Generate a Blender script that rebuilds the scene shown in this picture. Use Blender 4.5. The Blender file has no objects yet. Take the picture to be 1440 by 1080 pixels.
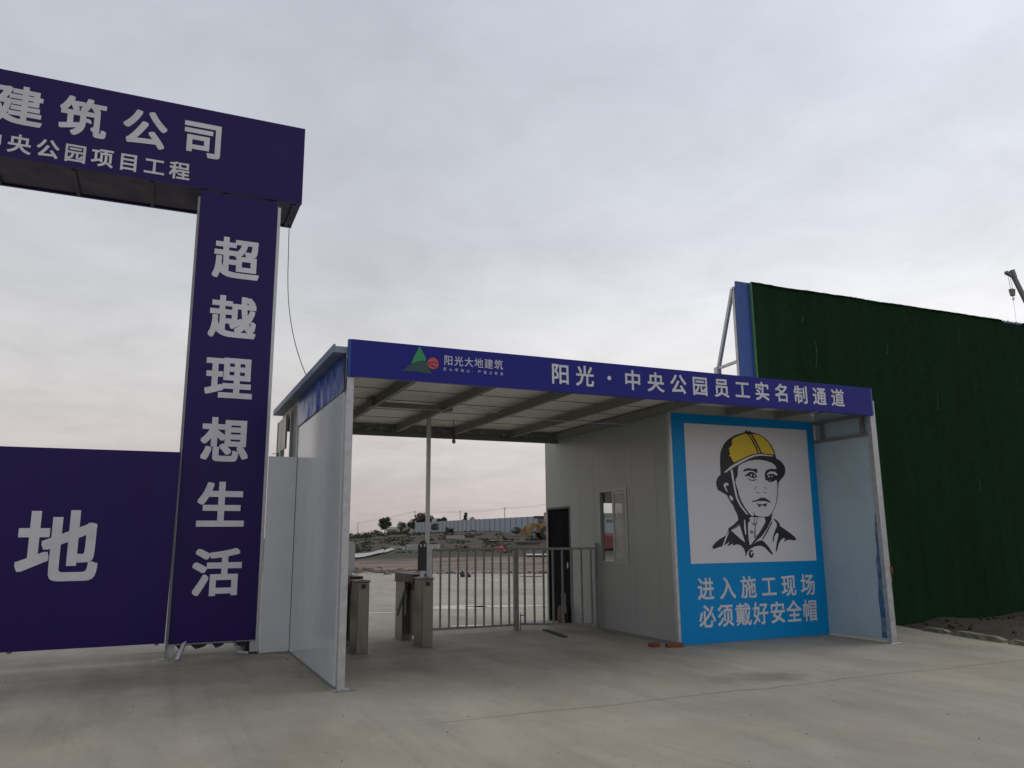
import bpy, bmesh, math, random
from mathutils import Vector, Matrix, noise
from mathutils.geometry import tessellate_polygon
R = math.radians
random.seed(7)
S = bpy.context.scene
COL = S.collection

# ------------------------------------------------------------------ camera
# local frame: X along the passage front, Y into the site, Z up, origin at the foot of the front left post
CAM = Vector((-1.85, -8.675, 1.55))
PHI, PITCH, ROLL, FPX = R(24.168), R(11.1456), R(-0.4886), 1102.96
cam = bpy.data.cameras.new('camera')
cam.sensor_width = 36.0
cam.lens = 36.0 * FPX / 1440.0
cam.clip_start, cam.clip_end = 0.05, 6000
co = bpy.data.objects.new('camera', cam)
COL.objects.link(co)
CR = Matrix.Rotation(-PHI, 4, 'Z') @ Matrix.Rotation(R(90) + PITCH, 4, 'X') @ Matrix.Rotation(ROLL, 4, 'Z')
co.matrix_world = Matrix.Translation(CAM) @ CR
S.camera = co
FWD = Vector((math.sin(PHI), math.cos(PHI), 0))
RGT = Vector((math.cos(PHI), -math.sin(PHI), 0))

def bearing(px, py, d):
    """point at horizontal distance d (metres) along a sight line"""
    v = CR.to_3x3() @ Vector(((px - 720) / FPX, -(py - 540) / FPX, -1))
    return CAM + v * (d / math.hypot(v.x, v.y))

# ------------------------------------------------------------------ world, sun, exposure
SUN_EL, SUN_AZ = R(46), math.atan2(FWD.x, FWD.y) + R(62)      # sun behind the clouds, high on the right
W = bpy.data.worlds.new('World'); S.world = W; W.use_nodes = True
nt = W.node_tree; nt.nodes.clear()
def wn(t, **k):
    n = nt.nodes.new(t)
    for a, b in k.items(): setattr(n, a, b)
    return n
def lk(a, b): nt.links.new(a, b)
out = wn('ShaderNodeOutputWorld')
sky = wn('ShaderNodeTexSky', sky_type='NISHITA', sun_disc=False, sun_elevation=SUN_EL, sun_rotation=SUN_AZ)
bgs = wn('ShaderNodeBackground'); bgs.inputs[1].default_value = 0.06
lk(sky.outputs[0], bgs.inputs[0])
tc = wn('ShaderNodeTexCoord')
sep = wn('ShaderNodeSeparateXYZ'); lk(tc.outputs['Generated'], sep.inputs[0])
ramp = wn('ShaderNodeValToRGB')
els = ramp.color_ramp.elements
stops = [(0.0, (.50, .44, .43)), (.05, (.57, .51, .50)), (.13, (.665, .625, .61)), (.24, (.70, .695, .705)), (.36, (.605, .62, .665)),
         (.50, (.575, .595, .655)), (.66, (.545, .565, .63)), (1.0, (.48, .495, .55))]
els[0].position, els[0].color = stops[0][0], stops[0][1] + (1,)
els[1].position, els[1].color = stops[1][0], stops[1][1] + (1,)
for p, c in stops[2:]:
    e = els.new(p); e.color = c + (1,)
lk(sep.outputs[2], ramp.inputs[0])
# cloud layer: direction projected on a flat ceiling
addz = wn('ShaderNodeMath', operation='ADD'); addz.inputs[1].default_value = 0.16; lk(sep.outputs[2], addz.inputs[0])
mxz = wn('ShaderNodeMath', operation='MAXIMUM'); mxz.inputs[1].default_value = 0.05; lk(addz.outputs[0], mxz.inputs[0])
dx = wn('ShaderNodeMath', operation='DIVIDE'); lk(sep.outputs[0], dx.inputs[0]); lk(mxz.outputs[0], dx.inputs[1])
dy = wn('ShaderNodeMath', operation='DIVIDE'); lk(sep.outputs[1], dy.inputs[0]); lk(mxz.outputs[0], dy.inputs[1])
cmb = wn('ShaderNodeCombineXYZ'); lk(dx.outputs[0], cmb.inputs[0]); lk(dy.outputs[0], cmb.inputs[1])
def cloud(scale, detail, rough, dist):
    n = wn('ShaderNodeTexNoise'); n.inputs['Scale'].default_value = scale; n.inputs['Detail'].default_value = detail
    n.inputs['Roughness'].default_value = rough; n.inputs['Distortion'].default_value = dist
    lk(cmb.outputs[0], n.inputs['Vector']); return n
n1, n2 = cloud(1.1, 7, .55, .6), cloud(3.4, 9, .62, .5)
mix = wn('ShaderNodeMath', operation='MULTIPLY_ADD'); mix.inputs[1].default_value = .55; lk(n1.outputs[0], mix.inputs[0])
m2 = wn('ShaderNodeMath', operation='MULTIPLY'); m2.inputs[1].default_value = .45; lk(n2.outputs[0], m2.inputs[0]); lk(m2.outputs[0], mix.inputs[2])
mr = wn('ShaderNodeMapRange'); mr.inputs[1].default_value = .34; mr.inputs[2].default_value = .66; mr.inputs[3].default_value = .87; mr.inputs[4].default_value = 1.09
lk(mix.outputs[0], mr.inputs[0])
# the side of the sky behind the camera is darker, away from the hidden sun
dot = wn('ShaderNodeVectorMath', operation='DOT_PRODUCT'); lk(tc.outputs['Generated'], dot.inputs[0]); dot.inputs[1].default_value = (FWD.x, FWD.y, 0)
md = wn('ShaderNodeMapRange'); md.inputs[1].default_value = -.9; md.inputs[2].default_value = .75; md.inputs[3].default_value = 1.02; md.inputs[4].default_value = 1.0
lk(dot.outputs['Value'], md.inputs[0])
mm0 = wn('ShaderNodeMath', operation='MULTIPLY'); lk(mr.outputs[0], mm0.inputs[0]); lk(md.outputs[0], mm0.inputs[1])
# and brightest round the place where the sun hides
dg_ = wn('ShaderNodeVectorMath', operation='DOT_PRODUCT'); lk(tc.outputs['Generated'], dg_.inputs[0])
dg_.inputs[1].default_value = (math.sin(SUN_AZ - .25) * math.cos(R(8)), math.cos(SUN_AZ - .25) * math.cos(R(8)), math.sin(R(8)))
mg = wn('ShaderNodeMapRange', interpolation_type='SMOOTHSTEP'); mg.inputs[1].default_value = .45; mg.inputs[2].default_value = 1.0; mg.inputs[3].default_value = 1.0; mg.inputs[4].default_value = 1.38; lk(dg_.outputs['Value'], mg.inputs[0])
mm = wn('ShaderNodeMath', operation='MULTIPLY'); lk(mm0.outputs[0], mm.inputs[0]); lk(mg.outputs[0], mm.inputs[1])
bgc = wn('ShaderNodeBackground'); lk(ramp.outputs[0], bgc.inputs[0]); lk(mm.outputs[0], bgc.inputs[1])
ms = wn('ShaderNodeMixShader'); ms.inputs[0].default_value = .93
lk(bgs.outputs[0], ms.inputs[1]); lk(bgc.outputs[0], ms.inputs[2]); lk(ms.outputs[0], out.inputs[0])

sl = bpy.data.lights.new('sun', 'SUN'); sl.energy = 0.75; sl.angle = R(32); sl.color = (1, .95, .88)
so = bpy.data.objects.new('sun', sl); COL.objects.link(so)
sd = Vector((math.sin(SUN_AZ) * math.cos(SUN_EL), math.cos(SUN_AZ) * math.cos(SUN_EL), math.sin(SUN_EL)))
so.rotation_euler = sd.to_track_quat('Z', 'Y').to_euler(); so.location = (0, 20, 30)

S.view_settings.view_transform = 'Standard'; S.view_settings.look = 'None'
S.view_settings.exposure = 0.0; S.view_settings.gamma = 1.0; S.view_settings.use_curve_mapping = False

# ------------------------------------------------------------------ helpers
def tag(o, label=None, cat=None, group=None, kind=None):
    if label: o['label'] = label
    if cat: o['category'] = cat
    if group: o['group'] = group
    if kind: o['kind'] = kind
    return o
def thing(name, label, cat, loc=(0, 0, 0), group=None):
    o = bpy.data.objects.new(name, None); COL.objects.link(o); o.location = loc; o.empty_display_size = .2
    return tag(o, label, cat, group)
class MB:
    def __init__(s): s.bm = bmesh.new()
    def box(s, x0, x1, y0, y1, z0, z1, mat=None):
        v = [s.bm.verts.new((x, y, z)) for x in (x0, x1) for y in (y0, y1) for z in (z0, z1)]
        if mat is not None:
            for q in v: q.co = mat @ q.co
        for f in ((0, 1, 3, 2), (4, 6, 7, 5), (0, 4, 5, 1), (2, 3, 7, 6), (0, 2, 6, 4), (1, 5, 7, 3)): s.bm.faces.new([v[i] for i in f])
        return s
    def bar(s, p, q, w, h=None, n=4, w2=None):
        """a bar from p to q: square (n=4) or round section"""
        p, q = Vector(p), Vector(q); d = (q - p).normalized()
        up = Vector((0, 0, 1)) if abs(d.z) < .95 else Vector((0, 1, 0))
        a = d.cross(up).normalized(); b = a.cross(d).normalized(); h = h or w; w2 = w if w2 is None else w2
        rings = []
        for c, sc in ((p, 1), (q, w2 / w)):
            if n == 4: r = [c + a * (i * w / 2 * sc) + b * (j * h / 2 * sc) for i, j in ((-1, -1), (1, -1), (1, 1), (-1, 1))]
            else: r = [c + (a * math.cos(2 * math.pi * k / n) + b * math.sin(2 * math.pi * k / n)) * w / 2 * sc for k in range(n)]
            rings.append([s.bm.verts.new(x) for x in r])
        for k in range(n): s.bm.faces.new((rings[0][k], rings[0][(k + 1) % n], rings[1][(k + 1) % n], rings[1][k]))
        s.bm.faces.new(rings[0][::-1]); s.bm.faces.new(rings[1]); return s
    def path(s, pts, w, n=6):
        for a, b in zip(pts, pts[1:]): s.bar(a, b, w, n=n)
        return s
    def prism(s, pts, axis, a0, a1):
        """polygon in the two other axes, pushed along axis ('x','y','z')"""
        def P(u, v, a): return {'x': (a, u, v), 'y': (u, a, v), 'z': (u, v, a)}[axis]
        A = [s.bm.verts.new(P(u, v, a0)) for u, v in pts]; B = [s.bm.verts.new(P(u, v, a1)) for u, v in pts]; n = len(pts)
        for k in range(n): s.bm.faces.new((A[k], A[(k + 1) % n], B[(k + 1) % n], B[k]))
        tri = tessellate_polygon([[Vector((u, v, 0)) for u, v in pts]])
        for t in tri:
            for Q in (A, B):
                try: s.bm.faces.new([Q[i] for i in t])
                except ValueError: pass
        return s
    def flat(s, pts, y):
        A = [s.bm.verts.new((u, y, z)) for u, z in pts]
        for t in tessellate_polygon([[Vector((u, z, 0)) for u, z in pts]]):
            try: s.bm.faces.new([A[i] for i in t])
            except ValueError: pass
        return s
    def lathe(s, prof, c, n=16, axis='z'):
        rings = []
        for r, h in prof:
            ring = []
            for k in range(n):
                t = 2 * math.pi * k / n; a, b = r * math.cos(t), r * math.sin(t)
                p = {'z': (a, b, h), 'y': (a, h, b), 'x': (h, a, b)}[axis]
                ring.append(s.bm.verts.new(Vector(c) + Vector(p)))
            rings.append(ring)
        for i in range(len(rings) - 1):
            for k in range(n): s.bm.faces.new((rings[i][k], rings[i][(k + 1) % n], rings[i + 1][(k + 1) % n], rings[i + 1][k]))
        s.bm.faces.new(rings[0][::-1]); s.bm.faces.new(rings[-1]); return s
    def build(s, name, mat, parent=None, bevel=0, smooth=False, loc=None):
        bmesh.ops.recalc_face_normals(s.bm, faces=s.bm.faces)
        me = bpy.data.meshes.new(name); s.bm.to_mesh(me); s.bm.free()
        me.materials.append(mat)
        if smooth:
            for p in me.polygons: p.use_smooth = True
        o = bpy.data.objects.new(name, me); COL.objects.link(o)
        if parent is not None:
            o.parent = parent
            if parent.type == 'EMPTY': o.matrix_parent_inverse = Matrix.Translation(-Vector(parent.location))
        if bevel:
            m = o.modifiers.new('bevel', 'BEVEL'); m.width = bevel; m.segments = 1; m.limit_method = 'ANGLE'
        return o
def copy_tree(o, parent=None):
    c = o.copy(); COL.objects.link(c)
    if parent is not None: c.parent = parent; c.matrix_parent_inverse = o.matrix_parent_inverse.copy()
    for ch in list(o.children): copy_tree(ch, c)
    return c

# ------------------------------------------------------------------ materials
def mat(name, col, rough=.6, metal=0, var=.12, scale=3, bump=0, bscale=20, spec=.5, stretch=None, coat=0, dirt=None, fine=0):
    """principled material: base colour broken up by two noises; dirt = (colour, amount, scale)"""
    m = bpy.data.materials.new(name); m.use_nodes = True; t = m.node_tree; n = t.nodes; b = n['Principled BSDF']
    b.inputs['Roughness'].default_value = rough; b.inputs['Metallic'].default_value = metal
    b.inputs['Specular IOR Level'].default_value = spec; b.inputs['Coat Weight'].default_value = coat
    c = n.new('ShaderNodeTexCoord'); mp = n.new('ShaderNodeMapping'); t.links.new(c.outputs['Object'], mp.inputs[0])
    if stretch: mp.inputs['Scale'].default_value = stretch
    nz = n.new('ShaderNodeTexNoise'); nz.inputs['Scale'].default_value = scale; nz.inputs['Detail'].default_value = 6; nz.inputs['Roughness'].default_value = .6
    t.links.new(mp.outputs[0], nz.inputs['Vector'])
    r = n.new('ShaderNodeMapRange'); r.inputs[1].default_value = .3; r.inputs[2].default_value = .7
    r.inputs[3].default_value = 1 - var; r.inputs[4].default_value = 1 + var; t.links.new(nz.outputs[0], r.inputs[0])
    mul = n.new('ShaderNodeVectorMath'); mul.operation = 'SCALE'; mul.inputs[0].default_value = col[:3]; t.links.new(r.outputs[0], mul.inputs['Scale'])
    last = mul.outputs[0]
    if dirt:
        dz = n.new('ShaderNodeTexNoise'); dz.inputs['Scale'].default_value = dirt[2]; dz.inputs['Detail'].default_value = 8; dz.inputs['Roughness'].default_value = .65
        t.links.new(mp.outputs[0], dz.inputs['Vector'])
        dr = n.new('ShaderNodeMapRange'); dr.inputs[1].default_value = .48; dr.inputs[2].default_value = .72; dr.inputs[4].default_value = dirt[1]
        t.links.new(dz.outputs[0], dr.inputs[0])
        mx = n.new('ShaderNodeMix'); mx.data_type = 'RGBA'; t.links.new(dr.outputs[0], mx.inputs[0]); t.links.new(last, mx.inputs[6]); mx.inputs[7].default_value = tuple(dirt[0]) + (1,)
        last = mx.outputs[2]
    t.links.new(last, b.inputs['Base Color'])
    rr = n.new('ShaderNodeMapRange'); rr.inputs[1].default_value = .3; rr.inputs[2].default_value = .7
    rr.inputs[3].default_value = max(.02, rough * .8); rr.inputs[4].default_value = min(1, rough * 1.25); t.links.new(nz.outputs[0], rr.inputs[0]); t.links.new(rr.outputs[0], b.inputs['Roughness'])
    if bump:
        bz = n.new('ShaderNodeTexNoise'); bz.inputs['Scale'].default_value = bscale; bz.inputs['Detail'].default_value = 5
        t.links.new(mp.outputs[0], bz.inputs['Vector'])
        bp = n.new('ShaderNodeBump'); bp.inputs['Strength'].default_value = bump; bp.inputs['Distance'].default_value = .02
        t.links.new(bz.outputs[0], bp.inputs['Height']); t.links.new(bp.outputs[0], b.inputs['Normal'])
    return m
M = {}
M['purple'] = mat('purple banner film', (.018, .0065, .092), .32, var=.12, scale=1.2, bump=.22, bscale=1.6, spec=.22, stretch=(1.6, 1, .5))
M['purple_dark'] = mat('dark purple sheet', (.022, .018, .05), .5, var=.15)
M['fascia'] = mat('blue violet banner film', (.014, .016, .215), .35, var=.08, scale=1.5, bump=.08, bscale=4, spec=.22)
M['blue_film'] = mat('crumpled blue film', (.014, .06, .30), .22, spec=.35, var=.2, scale=2, bump=.9, bscale=5, stretch=(1, 1, .25))
M['blue_edge'] = mat('blue sheet', (.02, .085, .27), .4, var=.15)
M['film_worn'] = mat('worn blue film', (.045, .12, .24), .45, var=.3, scale=6, dirt=((.30, .36, .40), .9, 7))
M['letter'] = mat('white vinyl lettering', (.64, .64, .68), .5, var=.10, scale=1.6, dirt=((.50, .49, .50), .5, 3))
M['letter_small'] = mat('pale vinyl lettering', (.55, .56, .68), .5, var=.04)
M['green_logo'] = mat('green vinyl', (.03, .28, .10), .5, var=.05)
M['dgreen_logo'] = mat('dark green vinyl', (.022, .075, .075), .5, var=.1)
M['red_logo'] = mat('orange red vinyl', (.55, .08, .045), .5, var=.05)
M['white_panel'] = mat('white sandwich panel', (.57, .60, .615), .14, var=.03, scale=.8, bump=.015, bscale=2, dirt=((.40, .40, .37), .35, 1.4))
M['booth_panel'] = mat('shaded white booth panel', (.33, .35, .335), .36, var=.03, scale=.8, bump=.02, bscale=2, dirt=((.42, .42, .39), .4, 1.1))  # white panel with the shade under the canopy put into its colour
M['pale_panel'] = mat('pale blue white panel', (.39, .50, .56), .3, var=.04, scale=1, dirt=((.36, .38, .38), .5, 1.5))
M['zinc'] = mat('galvanised steel', (.48, .49, .50), .42, metal=.55, var=.15, scale=14)
M['dark_steel'] = mat('grey painted steel', (.19, .195, .19), .5, metal=.1, var=.15, scale=6)
M['grey_steel'] = mat('primer grey steel', (.25, .255, .26), .5, metal=.2, var=.15, scale=8, dirt=((.16, .10, .07), .5, 9))
M['ceiling'] = mat('roof underside sheet', (.84, .82, .76), .45, var=.06, scale=2, dirt=((.40, .33, .24), .45, 1.5))
M['roof'] = mat('grey blue roof sheet', (.34, .38, .42), .4, metal=.2, var=.1)
M['rail_grey'] = mat('dull grey rail paint', (.25, .245, .23), .5, metal=.25, var=.2, scale=9, dirt=((.14, .11, .09), .5, 8))
M['eave_blue'] = mat('faded blue eave trim', (.13, .19, .28), .45, var=.2, scale=4, dirt=((.34, .36, .36), .8, 3))
M['stainless'] = mat('brushed stainless', (.20, .185, .16), .40, metal=.6, var=.12, scale=3, stretch=(14, 14, .6))
M['stainless_door'] = mat('stainless door sheet', (.22, .205, .18), .36, metal=.6, var=.12, scale=3, stretch=(14, 14, .6))
M['brown_cover'] = mat('brown plastic', (.065, .022, .018), .45, spec=.25, var=.1)
M['black'] = mat('black plastic', (.012, .012, .014), .3, var=.1)
M['dark_hole'] = mat('unlit doorway black', (.006, .007, .007), .9, var=.15, spec=.1)
M['frame_dark'] = mat('dark aluminium frame', (.045, .05, .055), .4, metal=.3, var=.1)
M['frame_pale'] = mat('pale aluminium frame', (.36, .37, .37), .4, metal=.2, var=.1)
M['poster_blue'] = mat('cyan blue print', (.0, .25, .60), .38, var=.03, scale=1, spec=.22)
M['poster_white'] = mat('white print', (.66, .66, .70), .42, var=.02)
M['ink'] = mat('black ink', (.016, .017, .024), .45, var=.05)
M['ink_grey'] = mat('grey ink', (.20, .20, .22), .45, var=.05)
M['yellow_ink'] = mat('yellow ink', (.74, .54, .03), .45, var=.05)
M['brick'] = mat('red brick', (.19, .055, .035), .85, var=.25, scale=12, bump=.3)
M['dark_red'] = mat('dark red plastic', (.075, .022, .02), .6, var=.2)
M['rubber'] = mat('black rubber', (.03, .03, .032), .7, var=.15)
M['kerb'] = mat('kerb concrete', (.22, .215, .17), .85, var=.18, scale=7, bump=.5, bscale=30, dirt=((.13, .13, .07), .6, 5))
M['soil'] = mat('dark soil', (.036, .030, .022), .95, var=.4, scale=6, bump=1, bscale=14)
M['blue_hoarding'] = mat('blue hoarding sheet', (.020, .075, .30), .4, var=.1)
M['turf'] = mat('dark artificial turf', (.010, .033, .0125), .85, var=.32, scale=1.1, spec=.07, stretch=(3, 1, .5))
M['turf_edge'] = mat('turf backing edge', (.07, .17, .08), .8, var=.2)
M['bark'] = mat('bark', (.06, .05, .04), .9, var=.3)
M['leaf_dark'] = mat('dark leaves', (.062, .070, .048), .8, var=.35, scale=1.2)
M['leaf_mid'] = mat('dull green leaves', (.085, .092, .045), .8, var=.35, scale=1.2)
M['grass'] = mat('dull bank grass', (.046, .050, .022), .9, var=.4, scale=.25)
M['rubble'] = mat('broken rubble', (.18, .135, .11), .9, var=.55, scale=.9)
M['red_tarp'] = mat('crimson tarp', (.42, .035, .06), .55, var=.15, scale=2)
M['loader_yellow'] = mat('loader yellow', (.32, .19, .075), .6, var=.25, scale=1.5, dirt=((.15, .11, .08), .85, 1.8))
M['tyre'] = mat('tyre rubber', (.05, .047, .043), .85, var=.2)
M['glass_dark'] = mat('cab glass', (.03, .035, .04), .1, var=.05)
M['far_panel'] = mat('blue grey hoarding sheet', (.31, .36, .41), .5, var=.10, scale=.3)
M['far_rib'] = mat('hoarding rib', (.17, .21, .26), .5)
M['pale_conc'] = mat('pale concrete', (.42, .42, .40), .8, var=.15, scale=.6)
M['grey_conc'] = mat('grey concrete wall', (.25, .23, .22), .85, var=.2, scale=.8)
M['dark_roof'] = mat('dark shed roof', (.07, .065, .06), .8, var=.2)
M['house_wall'] = mat('far house wall', (.42, .40, .39), .8, var=.12)
M['wood_pole'] = mat('concrete pole', (.24, .23, .22), .8, var=.15)
M['red_container'] = mat('red container paint', (.30, .06, .06), .5, var=.15)
M['water'] = mat('puddle water', (.10, .095, .085), .04, var=.05)
M['bulb_glass'] = mat('bulb glass', (.30, .29, .27), .15, var=.05)

def glass(name, tint=(.93, .95, .95), rough=.02):
    m = bpy.data.materials.new(name); m.use_nodes = True; t = m.node_tree; t.nodes.clear()
    o = t.nodes.new('ShaderNodeOutputMaterial'); g = t.nodes.new('ShaderNodeBsdfGlossy'); g.inputs['Roughness'].default_value = rough
    tr = t.nodes.new('ShaderNodeBsdfTransparent'); tr.inputs[0].default_value = tint + (1,)
    lw = t.nodes.new('ShaderNodeLayerWeight'); lw.inputs[0].default_value = .5; p5 = t.nodes.new('ShaderNodeMath'); p5.operation = 'POWER'; p5.inputs[1].default_value = 5; t.links.new(lw.outputs['Facing'], p5.inputs[0]); fr = t.nodes.new('ShaderNodeMath'); fr.operation = 'MULTIPLY_ADD'; fr.inputs[1].default_value = .92; fr.inputs[2].default_value = .03; t.links.new(p5.outputs[0], fr.inputs[0])
    mx = t.nodes.new('ShaderNodeMixShader'); t.links.new(fr.outputs[0], mx.inputs[0]); t.links.new(tr.outputs[0], mx.inputs[1]); t.links.new(g.outputs[0], mx.inputs[2])
    t.links.new(mx.outputs[0], o.inputs[0]); return m
M['glass'] = glass('window glass')
# dusty sliding pane: half of the light is scattered by the dirt on it
def dusty():
    m = glass('dusty window glass', (.8, .8, .8)); t = m.node_tree
    o = [n for n in t.nodes if n.type == 'OUTPUT_MATERIAL'][0]; src = o.inputs[0].links[0].from_socket
    d = t.nodes.new('ShaderNodeBsdfDiffuse'); d.inputs[0].default_value = (.5, .5, .49, 1)
    tl = t.nodes.new('ShaderNodeBsdfTranslucent'); tl.inputs[0].default_value = (.6, .6, .6, 1)
    a = t.nodes.new('ShaderNodeAddShader'); t.links.new(d.outputs[0], a.inputs[0]); t.links.new(tl.outputs[0], a.inputs[1])
    nz = t.nodes.new('ShaderNodeTexNoise'); nz.inputs['Scale'].default_value = 3
    mr_ = t.nodes.new('ShaderNodeMapRange'); mr_.inputs[3].default_value = .35; mr_.inputs[4].default_value = .75; t.links.new(nz.outputs[0], mr_.inputs[0])
    x = t.nodes.new('ShaderNodeMixShader'); t.links.new(mr_.outputs[0], x.inputs[0]); t.links.new(src, x.inputs[1]); t.links.new(a.outputs[0], x.inputs[2]); t.links.new(x.outputs[0], o.inputs[0])
    return m
M['dusty'] = dusty()

def concrete():
    m = bpy.data.materials.new('worn concrete'); m.use_nodes = True; t = m.node_tree; n = t.nodes; L = t.links.new; b = n['Principled BSDF']
    tc = n.new('ShaderNodeTexCoord'); P = tc.outputs['Object']
    def nz(scale, det, ro, dist=0, st=None):
        q = n.new('ShaderNodeTexNoise'); q.inputs['Scale'].default_value = scale; q.inputs['Detail'].default_value = det; q.inputs['Roughness'].default_value = ro; q.inputs['Distortion'].default_value = dist
        if st:
            mp = n.new('ShaderNodeMapping'); mp.inputs['Scale'].default_value = st[:3]; mp.inputs['Rotation'].default_value = (0, 0, st[3]); L(P, mp.inputs[0]); L(mp.outputs[0], q.inputs['Vector'])
        else: L(P, q.inputs['Vector'])
        return q.outputs[0]
    def mr(x, a, b_, c, d):
        q = n.new('ShaderNodeMapRange'); q.inputs[1].default_value, q.inputs[2].default_value, q.inputs[3].default_value, q.inputs[4].default_value = a, b_, c, d; L(x, q.inputs[0]); return q.outputs[0]
    def mul(a, b_):
        q = n.new('ShaderNodeMath'); q.operation = 'MULTIPLY'; L(a, q.inputs[0])
        if isinstance(b_, float): q.inputs[1].default_value = b_
        else: L(b_, q.inputs[1])
        return q.outputs[0]
    f = mul(mr(nz(.28, 6, .6, .6), .35, .68, .82, 1.12), mr(nz(1.3, 7, .65, .4, (1, .45, 1, .4)), .32, .7, .82, 1.10))
    f = mul(f, mr(nz(40, 4, .7), .3, .7, .90, 1.08))
    f = mul(f, mr(nz(160, 3, .8), .35, .75, .90, 1.10))
    # long scuffs and tyre tracks running out of the gate
    f = mul(f, mr(nz(1.0, 5, .7, .15, (3.2, .16, 1, .28)), .52, .74, 1.0, .82))
    f = mul(f, mr(nz(1.0, 6, .75, .1, (.22, 5.0, 1, .12)), .56, .76, 1.0, 1.10))
    # dark specks of spilt mortar and oil
    f = mul(f, mr(nz(11, 2, .5), .70, .74, 1.0, .72))
    f = mul(f, mr(nz(7, 6, .7, 1.2), .60, .72, 1.0, .90))
    # joints, a stain and darker patches with a shape of their own
    sp = n.new('ShaderNodeSeparateXYZ'); L(P, sp.inputs[0]); X, Y = sp.outputs[0], sp.outputs[1]
    wob = mr(nz(.6, 4, .6), .3, .7, -.07, .07)
    def math_(op, a, b_=None, c=None):
        q = n.new('ShaderNodeMath'); q.operation = op
        for i, v in enumerate((a, b_, c)):
            if v is None: continue
            if isinstance(v, (int, float)): q.inputs[i].default_value = v
            else: L(v, q.inputs[i])
        return q.outputs[0]
    def line(expr, w, dark):
        d = math_('ABSOLUTE', math_('ADD', expr, wob)); return mr(d, w * .35, w, dark, 1.0)
    def ell(cx, cy, rx, ry, dark, edge=.35):
        a = math_('MULTIPLY', math_('SUBTRACT', X, cx), 1 / rx); c = math_('MULTIPLY', math_('SUBTRACT', Y, cy), 1 / ry)
        r = math_('SQRT', math_('ADD', math_('MULTIPLY', a, a), math_('MULTIPLY', c, c))); r = math_('ADD', r, mr(nz(2.2, 5, .6), .3, .7, -.3, .3))
        return mr(r, edge, 1.0, dark, 1.0)
    vis = mr(X, -2.5, 1.0, .9, 0)                    # the saw cut is filled with dust on the left
    f = mul(f, math_('MINIMUM', math_('ADD', line(math_('ADD', Y, 1.86), .026, .66), vis), 1.0))
    f = mul(f, line(math_('ADD', Y, -4.1), .03, .7))
    f = mul(f, line(math_('ADD', Y, -12.0), .05, .7)); f = mul(f, line(math_('ADD', Y, -18.0), .06, .7))
    f = mul(f, line(math_('ADD', X, 5.2), .03, .78))
    f = mul(f, line(math_('MULTIPLY_ADD', Y, .24, math_('ADD', X, -.98)), .02, .90))
    f = mul(f, line(math_('ADD', Y, -2.2), .03, .8))
    f = mul(f, ell(4.45, -1.35, .62, .42, .62)); f = mul(f, ell(2.4, 1.0, 2.4, 2.2, .86, .2)); f = mul(f, ell(.3, 1.2, 2.0, 1.2, .88, .2)); f = mul(f, ell(-2.3, 1.6, 2.6, .8, .80, .2))  # stain, worn passage, patch by side sheet, gate leaf's soft shadow painted in
    f = mul(f, ell(-.9, 2.75, .9, .55, .72, .2))  # darker patch in front of the pillar foot
    cx = n.new('ShaderNodeVectorMath'); cx.operation = 'SCALE'; L(f, cx.inputs['Scale'])
    hue = n.new('ShaderNodeMix'); hue.data_type = 'RGBA'; L(mr(nz(.5, 3, .5), .35, .65, 0, 1), hue.inputs[0]); hue.inputs[6].default_value = (.385, .352, .277, 1); hue.inputs[7].default_value = (.365, .340, .284, 1)
    L(hue.outputs[2], cx.inputs[0]); L(cx.outputs[0], b.inputs['Base Color'])
    L(mr(nz(.9, 6, .6), .3, .7, .55, .85), b.inputs['Roughness'])
    bp = n.new('ShaderNodeBump'); bp.inputs['Strength'].default_value = .25; bp.inputs['Distance'].default_value = .01; L(nz(25, 6, .7), bp.inputs['Height']); L(bp.outputs[0], b.inputs['Normal'])
    return m
M['concrete'] = concrete()

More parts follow.
